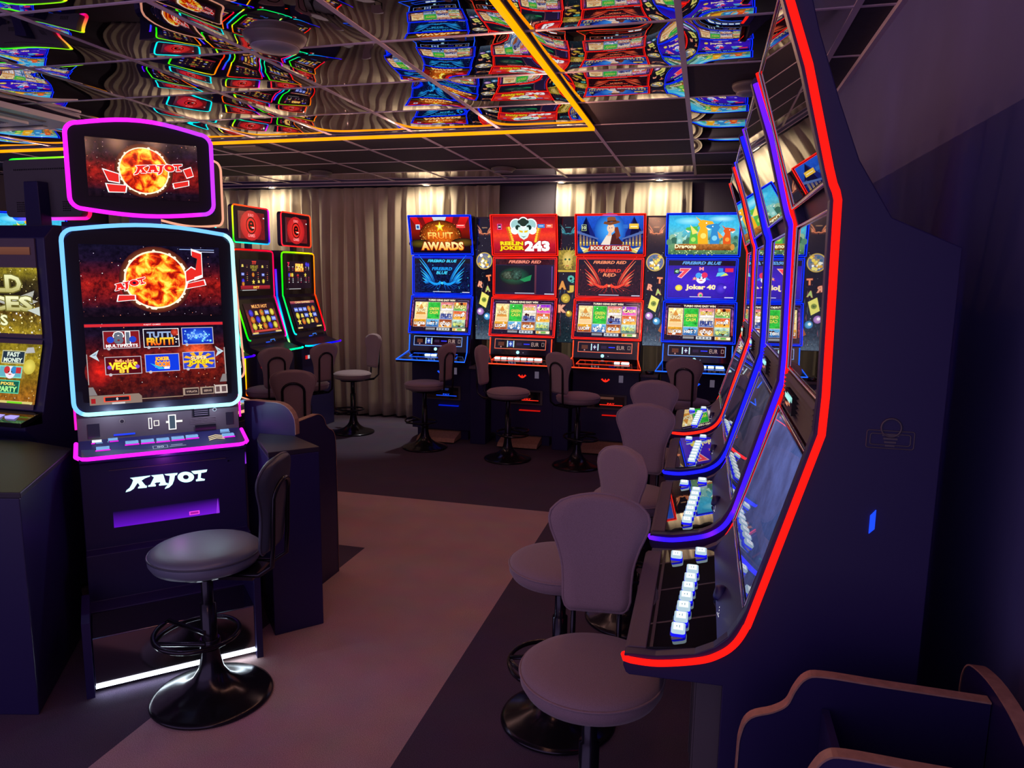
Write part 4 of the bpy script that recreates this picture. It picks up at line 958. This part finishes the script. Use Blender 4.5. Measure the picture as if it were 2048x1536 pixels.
# ------------------------------------------------------------------ big-screen machines of the left island
def bigscreen(label, loc, rz, variant=0):
    t = thing('slot_machine', label, 'slot machine', loc, rz, 'big-screen machines of the left island')
    hw = .3275; cxu = -.0145
    # lower body
    b = MB(); b.prism([(.05, .43), (.05, .80), (.0, .815), (.0, .835), (.17, .875), (.175, .99), (.19, 1.0), (.19, 1.77), (.23, 1.79), (.30, 1.79), (.40, 1.3), (.43, .0)]+([(-.12, .0), (-.12, .23), (-.02, .23), (-.02, .43)] if variant == 0 else [(.05, .0)]), -hw+.004, hw-.004, 'x', 'black'); cab = b.build('cabinet', t, .003)
    # glossy kick plate and light strip
    if variant == 0:
        b = MB(); b.box(-hw+.01, hw-.06, -.355, -.121, .02, .225, 'kick'); b.build('kick_plate', t, .003)
        b = MB(); b.box(-hw+.012, hw-.062, -.367, -.3555, .029, .037, 'led', (8., 9.5, 10.5, 0)); b.build('floor_light_strip', t)
        b = MB(); b.box(-hw-.02, -hw+.008, -.375, -.1, 0, .30, 'black'); b.build('foot_cheek', t); b = MB(); b.box(hw-.06, hw-.035, -.375, -.1, 0, .42, 'black'); b.build('foot_cheek', t)
    # main display: flat upper half, lower half swept forward
    b = MB(); ring = rr_path(-hw, hw, .997, 1.76, .05, 6, .026)
    def cy(z): return .165-.05*max(0, (1.38-z)/.38)**1.3
    PR = [(x, cy(z), z) for x, z in ring]
    n = len(PR); b2 = [(x*.985, cy(z)+.012, 1.38+(z-1.38)*.985) for x, y, z in PR]
    # glass face in horizontal slices
    zs = [.997+.763*k/16 for k in range(17)]; rows = []
    for z in zs:
        e = 0
        if z < 1.047: e = .05-sqrt(max(0, .05**2-(1.047-z)**2))
        if z > 1.71: e = .05-sqrt(max(0, .05**2-(z-1.71)**2))
        rows.append([(-hw+.004+e, cy(z)+.002, z), (hw-.004-e, cy(z)+.002, z)])
    top = []
    b.grid(rows, 'bezel'); P = [(-hw+.06, .167, 1.758)]+[((-hw+.06)+(2*hw-.12)*k/10, .167, 1.76+.024*sin(pi*k/10)) for k in range(11)]+[(hw-.06, .167, 1.758)]
    b.face([(p[0], p[1], p[2]) for p in P[::-1]], 'bezel'); b.build('main_display', t)
    b = MB()
    BL = led('86dcff', 1.5); WH = led('d0f8ff', 1.6); OR = led('ffb090', 1.)
    if variant == 0: led_ring(b, PR, .0085, lambda q: BL if .3 < q < .92 else WH)
    else: led_ring(b, PR, .006, OR)
    b.build('display_light', t)
    # pictures
    b = MB(); sw = 2*hw-.115; xo = -sw/2
    cv = CV(b, (xo, .1665, 1.40), (1, 0, 0), (0, 0, 1), sw, .30, 'glow')
    sunpic(cv, .52, .52, .215, 0)
    cv.rect(.70, .955, .96, .965, '90a8e0'); cv.rect(.86, .925, .96, .935, 'c0c0e0')
    blocks(cv, [[(.74, .50), (.80, .54), (.82, .66), (.78, .70), (.74, .64)], [(.80, .56), (.86, .60), (.86, .90), (.79, .94), (.79, .86), (.83, .83)], [(.74, .40), (.88, .45), (.87, .52), (.75, .47)], [(.24, .22), (.36, .24), (.36, .30), (.25, .30)]])
    cv.logo(.295, .43, .32, 'e82018', .28, 'ffffff', parts=(1, 2, 3, 4)); b.build('title_picture', t)
    b = MB(); z0, z1 = 1.035, 1.375; ezl = Vector((0, cy(z1)-cy(z0), z1-z0))
    for q0, q1 in ((0, 1),):
        cv = CV(b, (xo, cy(z0)-.006, z0), (1, 0, 0), ezl, sw, ezl.length, 'glow')
    cv.grad(0, 0, 1, 1, [(0, '1c0a08'), (.25, '5a1408'), (.55, '7a180c'), (.72, '3a0a10'), (.85, '160a1c'), (1, '100a20')], .7)
    cv.dots(50, 0, .1, 1, 1, ['ffffff', 'ff9060'], .001, .003); cv.disc(.78, .62, .14, 'ff6030', '6a1810', a=.5, ry=.16); cv.disc(.08, .40, .1, 'e02010', '50100c', a=.4, ry=.2)
    cv.rect(0, .95, 1, .985, 'd02830'); cv.text('KAJOT GAMES', .47, .967, .022, 'ffe0e0', .12, .01)
    tiles = [(.12, .68, .375, .90), (.40, .68, .66, .915), (.68, .70, .92, .92), (.12, .36, .375, .58), (.40, .37, .65, .595), (.675, .385, .92, .605)]
    for k, (x0, y0, x1, y1) in enumerate(tiles):
        cx_, cy_ = (x0+x1)/2, (y0+y1)/2
        bgc = ['801418', '180c18', '0c2cb0', '50080c', '0c38d8', '3040c0'][k]; cv.rect(x0, y0, x1, y1, bgc)
        if k == 0: cv.text('81', cx_, cy_+.02, .13, '606878', .10, .05, out='ffffff'); cv.text('MULTIFRUITS', cx_, y0+.035, .035, 'ffffff', .22, .03); cv.disc(x0+.05, cy_, .025, '2040c0'); cv.disc(x1-.05, cy_, .025, '2040c0')
        if k == 1: cv.text('TUTTI', cx_-.01, cy_+.04, .07, '90a8d0', .18, .05); cv.text('FRUTTI', cx_-.01, cy_-.045, .085, 'ffd030', .19, .05, c2='f04010'); cv.disc(x1-.03, y1-.05, .03, 'e04830', '801810'); cv.dots(6, x1-.06, y0, x1, y1, ['ffa080', 'ffffff'], .003, .006)
        if k == 2: cv.disc(cx_, cy_, .11, '3070f0', '0c2cb0', ry=.10); cv.dots(30, x0+.02, y0+.03, x1-.02, y1-.03, ['60a0ff', '90d0ff', '80f0ff'], .003, .008); cv.text('DIAMOND', cx_, cy_, .05, '90c8ff', .15, .02)
        if k == 3: cv.text('Multi', cx_+.01, cy_+.05, .05, 'ffb070', .13, .03); cv.text('VEGAS', cx_, cy_-.005, .08, 'ffe830', .19, .05, out='a03010'); cv.text('81', cx_, cy_-.07, .045, 'ffd040', .06, .04); cv.disc(x0+.03, cy_-.02, .015, '8050d0'); cv.disc(x1-.03, cy_-.02, .015, '8050d0')
        if k == 4: cv.text('JOKER', cx_, cy_+.045, .055, 'ffd040', .10, .05, out='c02020'); cv.text('BOOM', cx_, cy_-.02, .06, 'ff7020', .10, .05, out='ffe060'); cv.poly([(cx_-.09, cy_), (cx_-.03, cy_-.08), (cx_+.03, cy_-.08), (cx_+.0, cy_-.06)], '30b0e0'); cv.rect(cx_+.01, cy_-.08, cx_+.05, cy_-.05, 'e8e8ff')
        if k == 5:
            for j in range(10):
                a = 2*pi*j/10; cv.poly([(cx_, cy_), (cx_+.12*cos(a), cy_+.11*sin(a)), (cx_+.12*cos(a+.3), cy_+.11*sin(a+.3))], 'f0b020')
            cv.text('SUPER', cx_, cy_+.03, .05, 'fff0a0', .12, .04, out='b02020'); cv.text('JOKER', cx_, cy_-.03, .065, 'ffe020', .16, .05, out='6a4008')
        cv.frame(x0, y0, x1, y1, .005, 'f0f0f8' if k == 1 else 'c0b8c0'); cv.disc(x0+.035, y0, .012, 'c0b8c0', n=10)
    for x, d in ((.055, -1), (.955, 1)): cv.poly([(x+d*.035, .60), (x-d*.03, .67), (x-d*.012, .60), (x-d*.03, .53)], 'c0d0d8'); cv.poly([(x+d*.02, .60), (x-d*.015, .635), (x-d*.006, .60)], '8098b0')
    cv.rect(.0, .25, .005, .62, 'b0a8a8'); cv.rect(.993, .25, 1, .65, 'b0a8a8'); cv.poly([(0, .12), (.055, .12), (.03, .22), (0, .22)], '807878'); cv.poly([(1, .20), (.945, .20), (.97, .30), (1, .30)], '807878')
    cv.poly([(0, .0), (.36, .0), (.36, .08), (.34, .115), (0, .115)], '887468'); cv.rect(.095, .03, .28, .095, 'f04828'); cv.rect(.105, .04, .27, .085, '181018'); cv.text('0', .187, .0625, .03, 'ffffff', .012, .03); cv.rect(.01, .02, .04, .08, 'a01818'); cv.rect(.15, .0, .24, .02, 'd0c8c8')
    cv.rect(.36, .04, .66, .05, 'a08068')
    for x0, x1 in ((.66, .78), (.79, .895)): cv.rect(x0, .05, x1, .145, 'a08878'); cv.rect(x0+.015, .06, x1-.005, .13, '302020')
    cv.text('VYPLATA', .725, .095, .025, 'c0a090', .08); cv.text('SERVIS', .847, .095, .025, 'c0a090', .06); cv.rect(.90, .05, 1, .16, 'c8b8b0'); cv.rect(.91, .07, .94, .14, '604848'); cv.rect(.955, .07, .99, .14, '604848')
    b.build('menu_picture', t)
    # topper
    b = MB(); TR = rr_path(cxu-.2725, cxu+.2725, 1.842, 2.18, .045, 6, .032, .018)
    b.prism(TR, .175, .215, 'y', 'black'); b.box(cxu-.06, cxu+.06, .19, .26, 1.77, 1.90, 'black'); tp = b.build('topper', t)
    b = MB(); MG = led('ff28ff', 1.6); PK = led('e040ff', 1.6)
    led_ring(b, [(x, .168, z) for x, z in TR], .0085 if variant == 0 else .006, (lambda q: MG if q < .0 or q > .35 else PK) if variant == 0 else OR); b.build('topper_light', tp)
    b = MB(); b.face([(x, .1745, z) for x, z in TR], 'bezel')
    cv = CV(b, (cxu-.205, .1735, 1.895), (1, 0, 0), (0, 0, 1), .42, .235, 'glow'); sunpic(cv, .50, .49, .215, 1)
    blocks(cv, [[(.14, .46), (.27, .40), (.27, .26), (.18, .28)], [(.16, .22), (.33, .21), (.32, .10), (.18, .09)], [(.76, .30), (.90, .36), (.90, .28), (.77, .22)], [(.86, .55), (.93, .60), (.95, .46), (.89, .42)]])
    cv.logo(.63, .53, .46, 'e82018', .12, 'ffffff', hole='ffb040'); b.build('topper_screen', tp)
    # side light strip
    b = MB(); MGs = led('ff20e0', 1.5) if variant == 0 else OR
    for sx in (-1, 1): b.tube([(sx*hw, .225, 1.62), (sx*hw, .225, 1.36), (sx*hw, .165, 1.05), (sx*hw, .150, .93)], .005, 'led', [MGs]*4, seg=6)
    b.build('side_light_strip', t)
    # payment panel
    b = MB(); ez = Vector((0, .0, .115)); b.face([(-hw+.005, .1685, .872), (hw-.005, .1685, .872), (hw-.005, .1635, .99), (-hw+.005, .1635, .99)], 'ppanel')
    cv = CV(b, (-hw+.01, .167, .873), (1, 0, 0), (0, -.004, .116), 2*hw-.02, .114, 'glow')
    cv.rect(.05, .1, .12, .65, '20182c'); cv.rect(.92, .2, .97, .7, '20182c'); cv.rect(.20, .12, .33, .19, '1030e0', '1848ff')
    cv.disc(.255, .68, .018, '706878'); cv.disc(.255, .665, .012, '282030')
    cv.frame(.415, .28, .437, .72, .005, 'ffffff'); cv.frame(.448, .38, .482, .60, .005, 'fff8f0')
    cv.rect(.525, .46, .63, .54, 'f8f8f0'); cv.frame(.54, .18, .59, .78, .007, 'ffffff'); cv.rect(.547, .22, .583, .74, '405060')
    cv.rect(.70, .62, .81, 1.0, '100c18'); 
    for k in range(4): cv.rect(.71, .92-.08*k, .80, .94-.08*k, '8878a0')
    for k in range(4): cv.rect(.68, .55-.06*k, .85, .565-.06*k, '605068')
    cv.rect(.71, .02, .85, .28, '0c0814'); cv.disc(.845, .86, .014, 'a8b8d0'); cv.disc(.845, .86, .009, '302838')
    b.build('payment_panel', t)
    # button deck
    b = MB(); b.prism([(-hw, .168), (hw, .168), (hw+.004, .03), (hw-.03, .0), (-hw+.03, .0), (-hw-.004, .03)], .826, .838, 'z', 'deck')
    b.face([(-hw, .03, .8385), (-hw+.03, 0, .8385), (hw-.03, 0, .8385), (hw, .03, .8385), (hw, .166, .871), (-hw, .166, .871)], 'deck')
    dko = b.build('button_deck', t)
    b = MB(); P = [(-hw-.004, .16, .868), (-hw-.006, .035, .838), (-hw+.01, .008, .834), (-hw+.035, -.003, .834), (0, -.004, .834), (hw-.035, -.003, .834), (hw-.01, .008, .834), (hw+.006, .035, .838), (hw+.004, .16, .868)]
    b.tube(P, .0085, 'led', [MG if variant == 0 else OR]*len(P), seg=8); b.build('deck_light', dko)
    for (x, y) in ((-.255, .145), (-.195, .150), (-.235, .075), (-.125, .105), (-.065, .105), (-.005, .105), (.055, .107), (.113, .110), (.262, .092), (.255, .140)):
        z = .8385+(y-.03)*.239; sm = y > .135; w_ = .018 if sm else .0245; d = .010 if sm else .015
        b = MB(); b.box(x-w_-.003, x+w_+.003, y-d-.003, y+d+.003, z-.004, z+.006, 'chrome'); b.box(x-w_, x+w_, y-d, y+d, z+.006, z+.013, 'led', (*lin('80b0e8'), 0) if not (sm and x < -.24) else (.9, 1, 1, 0))
        cv = CV(b, (x-w_, y-d, z+.013), (1, 0, 0), (0, 1, 0), 2*w_, 2*d, 'glow', .0004); cv.rect(.2, .45, .8, .58, '284878'); b.build('play_button', dko)
    b = MB(); cv = CV(b, (-.05, .022, .842), (1, 0, 0), (0, 1, .24), .13, .035, 'glow', .002); cv.frame(0, .1, .45, .9, .02, '9098b8'); cv.text('GO', .23, .5, .4, 'c0c8e0', .2); cv.rect(.5, .2, 1, .35, '8088a8'); cv.rect(.55, .55, .9, .75, '8088a8')
    for k in range(3): cv.poly([(1.75, .9+.45*k), (2.0, 1.35+.45*k), (2.25, .9+.45*k), (2.25, 1.1+.45*k), (2.0, 1.55+.45*k), (1.75, 1.1+.45*k)], 'f0d8a0')
    b.build('deck_print', dko)
    # logo and payout recess in the lower door
    b = MB(); cv = CV(b, (-.162, .0495, .575), (1, 0, 0), (0, 0, 1), .325, .2, 'bright'); cv.logo(.5, .59, 1., 'c8ffff', .0, hole='0c0820'); cv.rect(.73, .3, .74, .9, '0c0820') if False else None
    b.build('door_logo', t)
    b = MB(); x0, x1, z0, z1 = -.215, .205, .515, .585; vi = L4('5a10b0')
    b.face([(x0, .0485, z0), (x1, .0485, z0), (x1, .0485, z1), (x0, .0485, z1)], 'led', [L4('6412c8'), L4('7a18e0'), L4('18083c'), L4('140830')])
    cv = CV(b, (x0, .0485, z0), (1, 0, 0), (0, 0, 1), x1-x0, z1-z0); cv.rect(.70, .12, .80, .36, 'f040e0'); cv.rect(.71, .17, .79, .31, 'a01898'); cv.poly([(.965, .0), (.995, .0), (.985, 1.0)], '8a30d0')
    b.build('payout_recess', t)
    b = MB(); b.box(-.22, .24, .04, .049, .765, .768, 'greyp'); b.build('door_seam', t)
    b = MB(); b.box(hw-.08, hw-.074, .04, .048, .75, .756, 'chrome'); b.build('door_lock', t)
    return t
K1 = (-2.184, 2.526, 0)
bigscreen('big-screen machine facing us with magenta topper frame and lit white logo', K1, D(45), 0)
bigscreen('big-screen machine turned aside behind the magenta-framed one, thin orange edges showing', (-2.43, 3.28, 0), D(90), 1)

# purple glow under the deck lip of the front big-screen machine comes from its magenta strip
for dx in (-.2, 0, .2): lamp('display_frame_light', 'POINT', (K1[0]+dx*.707-.075*.707, K1[1]+dx*.707+.075*.707, 1.0), (.62, .85, 1.), .9)
pl = lamp('magenta_strip_light', 'POINT', (K1[0]+.06*.707, K1[1]-.06*.707, .79), (.75, .1, 1.), .35)


# yellow game machine at the left edge
def goldmachine():
    t = thing('slot_machine', 'machine with gold-coloured game screens cut by the left photo edge', 'slot machine', (-3.31, 2.53, 0), 0)
    h = .345
    b = MB(); b.prism([(.08, .02), (.08, .80), (.02, .86), (.02, .89), (.12, .93), (.20, 1.25), (.20, 1.74), (.26, 1.80), (.42, 1.80), (.55, 1.3), (.58, .02)], -h, h, 'x', 'black'); b.build('cabinet', t, .006)
    b = MB(); b.box(-h+.02, h-.05, .192, .199, 1.27, 1.735, 'pad'); cv = CV(b, (-.30, .191, 1.29), (1, 0, 0), (0, 0, 1), .60, .31)
    cv.grad(0, 0, 1, 1, [(0, 'a08820'), (.3, '604810'), (.55, '1c140c'), (.8, '3a300c'), (1, '988820')], .6); cv.dots(220, 0, 0, 1, .45, ['fff0a0', 'd0b040', 'ffffff', '806010'], .002, .007); cv.dots(60, .5, .5, 1, 1, ['fff0a0', 'c0a030'], .002, .004)
    cv.poly([(.55, .50), (.78, .55), (.96, .66), (.93, .52), (.99, .50), (.9, .44), (.70, .42)], 'a8a8a0'); cv.poly([(.6, .5), (.75, .52), (.93, .6), (.7, .46)], 'e0e0d8')
    cv.text('GOLD', .52, .76, .24, 'e8e8b0', .62, .04, out='6a6428', c2='b0a860'); cv.text('ACES', .60, .46, .20, 'f0f0c0', .64, .04, out='6a6428', c2='b0a860'); cv.text('CARDS', .42, .20, .15, 'f0f0c0', .50, .03, out='6a6428')
    cv.poly([(.88, .36), (1, .28), (1, .42)], 'c0c8c0'); b.build('title_screen', t)
    b = MB(); cv = CV(b, (-.20, .189, 1.66), (1, 0, 0), (0, 0, 1), .47, .035); cv.rect(0, 0, 1, 1, '5a3428', '6a4030'); b.build('name_strip', t)
    ez = Vector((0, .075, .30)); b = MB(); b.face([(-h+.02, .112, .94), (h-.05, .112, .94), (h-.05, .195, 1.262), (-h+.02, .195, 1.262)], 'pad')
    cv = CV(b, (-.30, .119, .965), (1, 0, 0), ez, .60, .285); cv.grad(0, 0, 1, 1, [(0, 'a06018'), (.4, '806010'), (.7, 'a89020'), (1, '807018')], .5); cv.dots(80, 0, 0, 1, 1, ['ffe890', 'fff8e0'], .002, .005)
    cv.disc(.9, .62, .06, 'e8d860', 'c0b040'); cv.poly([(.84, .84), (.94, .86), (.92, .95), (.86, .94)], 'b0b0b0')
    for k, (y0, y1) in enumerate(((.66, .88), (.42, .62), (.16, .38))):
        for x0 in (.10, .36, .62):
            cv.rect(x0, y0, x0+.23, y1, ['203040', '60a8b8', '105848'][k]); cv.frame(x0, y0, x0+.23, y1, .008, ['b8b890', '80d8c0', '50c8a0'][k])
            if k == 0: cv.text('FAST', x0+.115, y0+.155, .07, 'd8e8d8', .12, .04); cv.text('MONEY', x0+.115, y0+.06, .07, 'd8e8d8', .18, .04)
            if k == 1: cv.disc(x0+.115, y0+.09, .05, 'e8e0e8'); cv.disc(x0+.08, y0+.13, .03, 'c03038'); cv.disc(x0+.15, y0+.13, .03, '3080c0'); cv.rect(x0+.17, y0+.08, x0+.22, y0+.18, 'c03038'); cv.disc(x0+.10, y0+.10, .007, '202020', n=6); cv.disc(x0+.13, y0+.10, .007, '202020', n=6); cv.poly([(x0+.09, y0+.065), (x0+.14, y0+.065), (x0+.115, y0+.045)], 'c02038')
            if k == 2: cv.text('PIXEL', x0+.115, y0+.16, .045, 'f0d060', .14, .04); cv.text('PARTY', x0+.115, y0+.07, .08, 'a0e890', .18, .05, out='205030')
    cv.rect(0, .0, 1, .04, 'd0c070'); cv.rect(.75, .0, .9, .03, '70d020'); b.build('menu_screen', t)
    b = MB(); b.prism([(.0, .88), (.0, .90), (.115, .935), (.115, .88)], -h, h, 'x', 'gloss'); dk = b.build('button_deck', t, .003)
    for k in range(7):
        b = MB(); x = -.27+.085*k; b.box(x-.026, x+.026, .035, .065, .905, .922, 'led', (*lin('b8a8ff'), 0)); b.build('play_button', dk)
goldmachine()
# topper seen from behind, on the machine at the far side of the island
def backmachine():
    t = thing('slot_machine', 'machine facing away, its dark topper seen from behind with green light on top', 'slot machine', (-3.67, 3.63, 0), D(178), 'big-screen machines of the left island')
    b = MB(); b.prism([(.05, .02), (.05, .8), (.0, .84), (.16, .88), (.18, 1.74), (.24, 1.79), (.34, 1.79), (.46, 1.3), (.46, .02)], -.30, .30, 'x', 'black'); b.build('cabinet', t, .006)
    TR = rr_path(-.28, .28, 1.89, 2.21, .03, 5)
    b = MB(); b.prism(TR, .175, .23, 'y', 'greyp'); tp = b.build('topper', t, .004)
    b = MB(); b.face([(x, .1745, z) for x, z in TR], 'gloss'); b.build('topper_screen', tp)
    b = MB(); P = [(x, .185, z) for x, z in rr_path(-.288, .288, 1.882, 2.218, .035, 6)]
    led_ring(b, P, .0095, lambda q: hue([.62, .60, .45, .35, .22, .16, .95, .88][int(q*8) % 8], 1.6, .9)); b.build('topper_light', tp)
    b = MB()
    for k in range(30): b.box(-.20+.0135*k, -.194+.0135*k, .2302, .232, 2.150, 2.158, 'gloss')
    b.build('vent_row', tp)
    for xx in (-.20, .14):
        b = MB()
        for a in range(5):
            for k in range(5): b.box(xx+.012*k, xx+.006+.012*k, .2302, .232, 1.92+.012*a, 1.926+.012*a, 'gloss')
        b.build('vent_patch', tp)
    b = MB(); b.prism([(-.06, 1.72), (.06, 1.72), (.05, 2.08), (-.05, 2.08)], .2305, .30, 'y', 'black'); b.build('topper_neck', t, .005)
    return t
backmachine()

# ------------------------------------------------------------------ black counters of the left island
def counter(label, poly, z1, loc=(0, 0, 0)):
    t = thing('island_counter', label, 'counter', loc, 0, 'black counters between the island machines')
    b = MB(); b.prism(poly, 0, z1-.022, 'z', 'black'); b.build('counter_body', t, .004)
    b = MB(); cx = sum(p[0] for p in poly)/len(poly); cy = sum(p[1] for p in poly)/len(poly)
    b.prism([(cx+(x-cx)*1.012, cy+(y-cy)*1.012) for x, y in poly], z1-.0215, z1, 'z', 'ctop'); b.build('counter_top', t, .003)
    return t
M['greyp2'] = M['greyp']
counter('black counter block left of the logo machine, cut by the left photo edge', [(-2.25, 1.89), (-2.60, 2.44), (-2.94, 2.50), (-3.7, 2.28), (-3.7, 1.50)], .835)
counter('black counter block right of the logo machine with bare dark top', [(-1.766, 2.635), (-1.617, 2.80), (-1.83, 2.95), (-2.02, 2.95), (-1.97, 2.86), (-1.90, 2.78)], .835)
def side_screen(name, label, pts, axis, a0, a1, tw=.004):
    # board with a pale wooden edge band following its outline
    t = thing(name, label, 'side panel', (0, 0, 0), 0, 'black side boards with pale wooden edges')
    b = MB(); b.prism(pts, a0, a1, axis, 'black'); b.build('board', t)
    return t
def edge_band(t, path, axis, a0, a1, th=.003):
    b = MB()
    def P(p, a): return (p[0], a, p[1]) if axis == 'y' else (a, p[0], p[1])
    n = len(path); out = []
    for i in range(n):
        p0 = path[max(0, i-1)]; p1 = path[min(n-1, i+1)]; dx, dz = p1[0]-p0[0], p1[1]-p0[1]; L_ = sqrt(dx*dx+dz*dz) or 1
        out.append((path[i][0]-dz/L_*th, path[i][1]+dx/L_*th))
    for i in range(n-1):
        A, B, C, E_ = path[i], path[i+1], out[i+1], out[i]
        for q in ([P(E_, a0), P(C, a0), P(C, a1), P(E_, a1)], [P(A, a0), P(B, a0), P(C, a0), P(E_, a0)], [P(A, a1), P(E_, a1), P(C, a1), P(B, a1)]): b.face(q, 'wood')
    b.build('edge_band', t)
# rounded board across the counter top
P = [(-2.10, .985), (-2.05, .990), (-2.00, .988)]+[(-1.93+.10*sin(a), .887+.10*cos(a)) for a in [radians(k*15) for k in range(0, 7)]]+[(-1.83, .84)]
t = side_screen('side_board', 'black board with rounded pale-edged corner standing behind the right counter', P+[(-1.83, .0), (-2.10, 0)], 'y', 2.955, 2.985); edge_band(t, P, 'y', 2.953, 2.987)
P = smooth([(2.99, .893), (3.12, .895), (3.19, .892), (3.235, .862), (3.255, .825), (3.285, .80), (3.32, .782), (3.345, .74), (3.352, .6), (3.352, .3), (3.352, .0)])
t = side_screen('side_board', 'black board with wavy pale-edged outline behind the right counter', P+[(2.99, 0)], 'x', -1.865, -1.838); edge_band(t, P, 'x', -1.867, -1.836)
# stand in the lower right corner
t = thing('open_side_stand', 'open black stand with wavy wood-edged sides in the lower right corner', 'stand', (0, 0, 0))
prof = smooth([(.103, .0), (.103, .4), (.103, .70), (.107, .770), (.122, .802), (.158, .819), (.182, .838), (.194, .868), (.210, .893), (.238, .901), (.34, .899), (.50, .897)])
for y0 in (1.30, 1.075):
    b = MB(); b.prism(prof+[(.50, 0)], y0-.009, y0+.009, 'y', 'black'); sb = b.build('side_board', t)
    tmp = MB(); edge_band(sb, prof[::-1][::-1], 'y', y0-.011, y0+.011)
bp = smooth([(1.02, .905), (1.12, .93), (1.22, .925), (1.30, .918), (1.38, .925), (1.43, .905), (1.46, .87), (1.463, .80)])
bp = smooth([(1.43, .80), (1.432, .86), (1.415, .895), (1.38, .912), (1.30, .923), (1.20, .915), (1.10, .88), (1.02, .80)])
b = MB(); b.prism(bp+[(1.02, 0), (1.43, 0)], .502, .522, 'x', 'black'); sb = b.build('back_board', t); edge_band(sb, bp[::-1], 'x', .500, .524)
b = MB(); b.box(.13, .50, 1.0845, 1.2905, .50, .52, 'black'); b.build('shelf', t)
b = MB(); b.prism([(.205, .50), (.223, .50), (.223, .86), (.205, .86)], 1.10, 1.28, 'y', 'black') if False else b.box(.238, .250, 1.10, 1.285, .521, .845, 'black'); b.box(.234, .2375, 1.10, 1.104, .521, .845, 'wood'); b.build('divider', t)

# ------------------------------------------------------------------ things on the ceiling
def dome(label, x, y, R, d):
    t = thing('ceiling_speaker', label, 'speaker', (x, y, CZ), 0, 'round ceiling speakers')
    b = MB(); b.lathe([(.001, -.002), (R, -.002), (R, -.012), (R*.92, -d*.55), (R*.8, -d*.62), (R*.76, -d*.9)][::-1], mn='greyp', seg=36); b.build('speaker_housing', t)
    b = MB(); b.lathe([(R*.745, -d*.88), (R*.74, -d), (R*.4, -d*1.06), (.001, -d*1.07)][::-1], mn='grille', seg=36); b.build('speaker_grille', t)
M['grille'] = mat('speaker_grille', (.20, .19, .26), .5)
dome('large round speaker on the mirrored ceiling above the left island', -1.70, 2.69, .125, .06)
dome('round speaker on the black tile beside the tall machine tops', .16, 3.86, .085, .05)
dome('round speaker on the black ceiling above the curtain stool', -3.55, 6.30, .11, .05)
dome('round speaker on the black ceiling in front of the central curtain gap', -1.78, 6.36, .11, .04)
t = thing('air_conditioner', 'white ceiling cassette air conditioner at the upper left', 'air conditioner', (-4.29, 3.42, CZ-.02), 0)
M['acw'] = mat('off_white_plastic', (.8, .76, .84), .45)
b = MB(); b.prism(rr_path(-.47, .47, -.47, .47, .06, 5), -.035, .0, 'z', 'acw'); b.build('cover', t, .008)
b = MB(); b.prism(rr_path(-.27, .27, -.27, .27, .05, 5), -.052, -.036, 'z', 'acw')
for k in range(22): b.box(-.20+.018*k, -.192+.018*k, -.18, .18, -.054, -.0522, 'black')
b.build('intake_grille', t)
for q in range(4):
    a = q*pi/2; b = MB(); b.box(-.26, .26, -.385, -.35, -.040, -.0355, 'greyp'); o = b.build('air_flap', t); o.rotation_euler = (0, 0, a)
b = MB(); b.box(-.14, .14, -.10, .10, -.012, -.002, 'greyp'); o = b.build('ceiling_hatch', None, loc=(-3.45, 5.03, CZ)); tag(o, 'flat grey access plate on the black ceiling just beyond the amber frame', 'access plate')
# far machine behind the gold machine: only its round lens and screen corner show
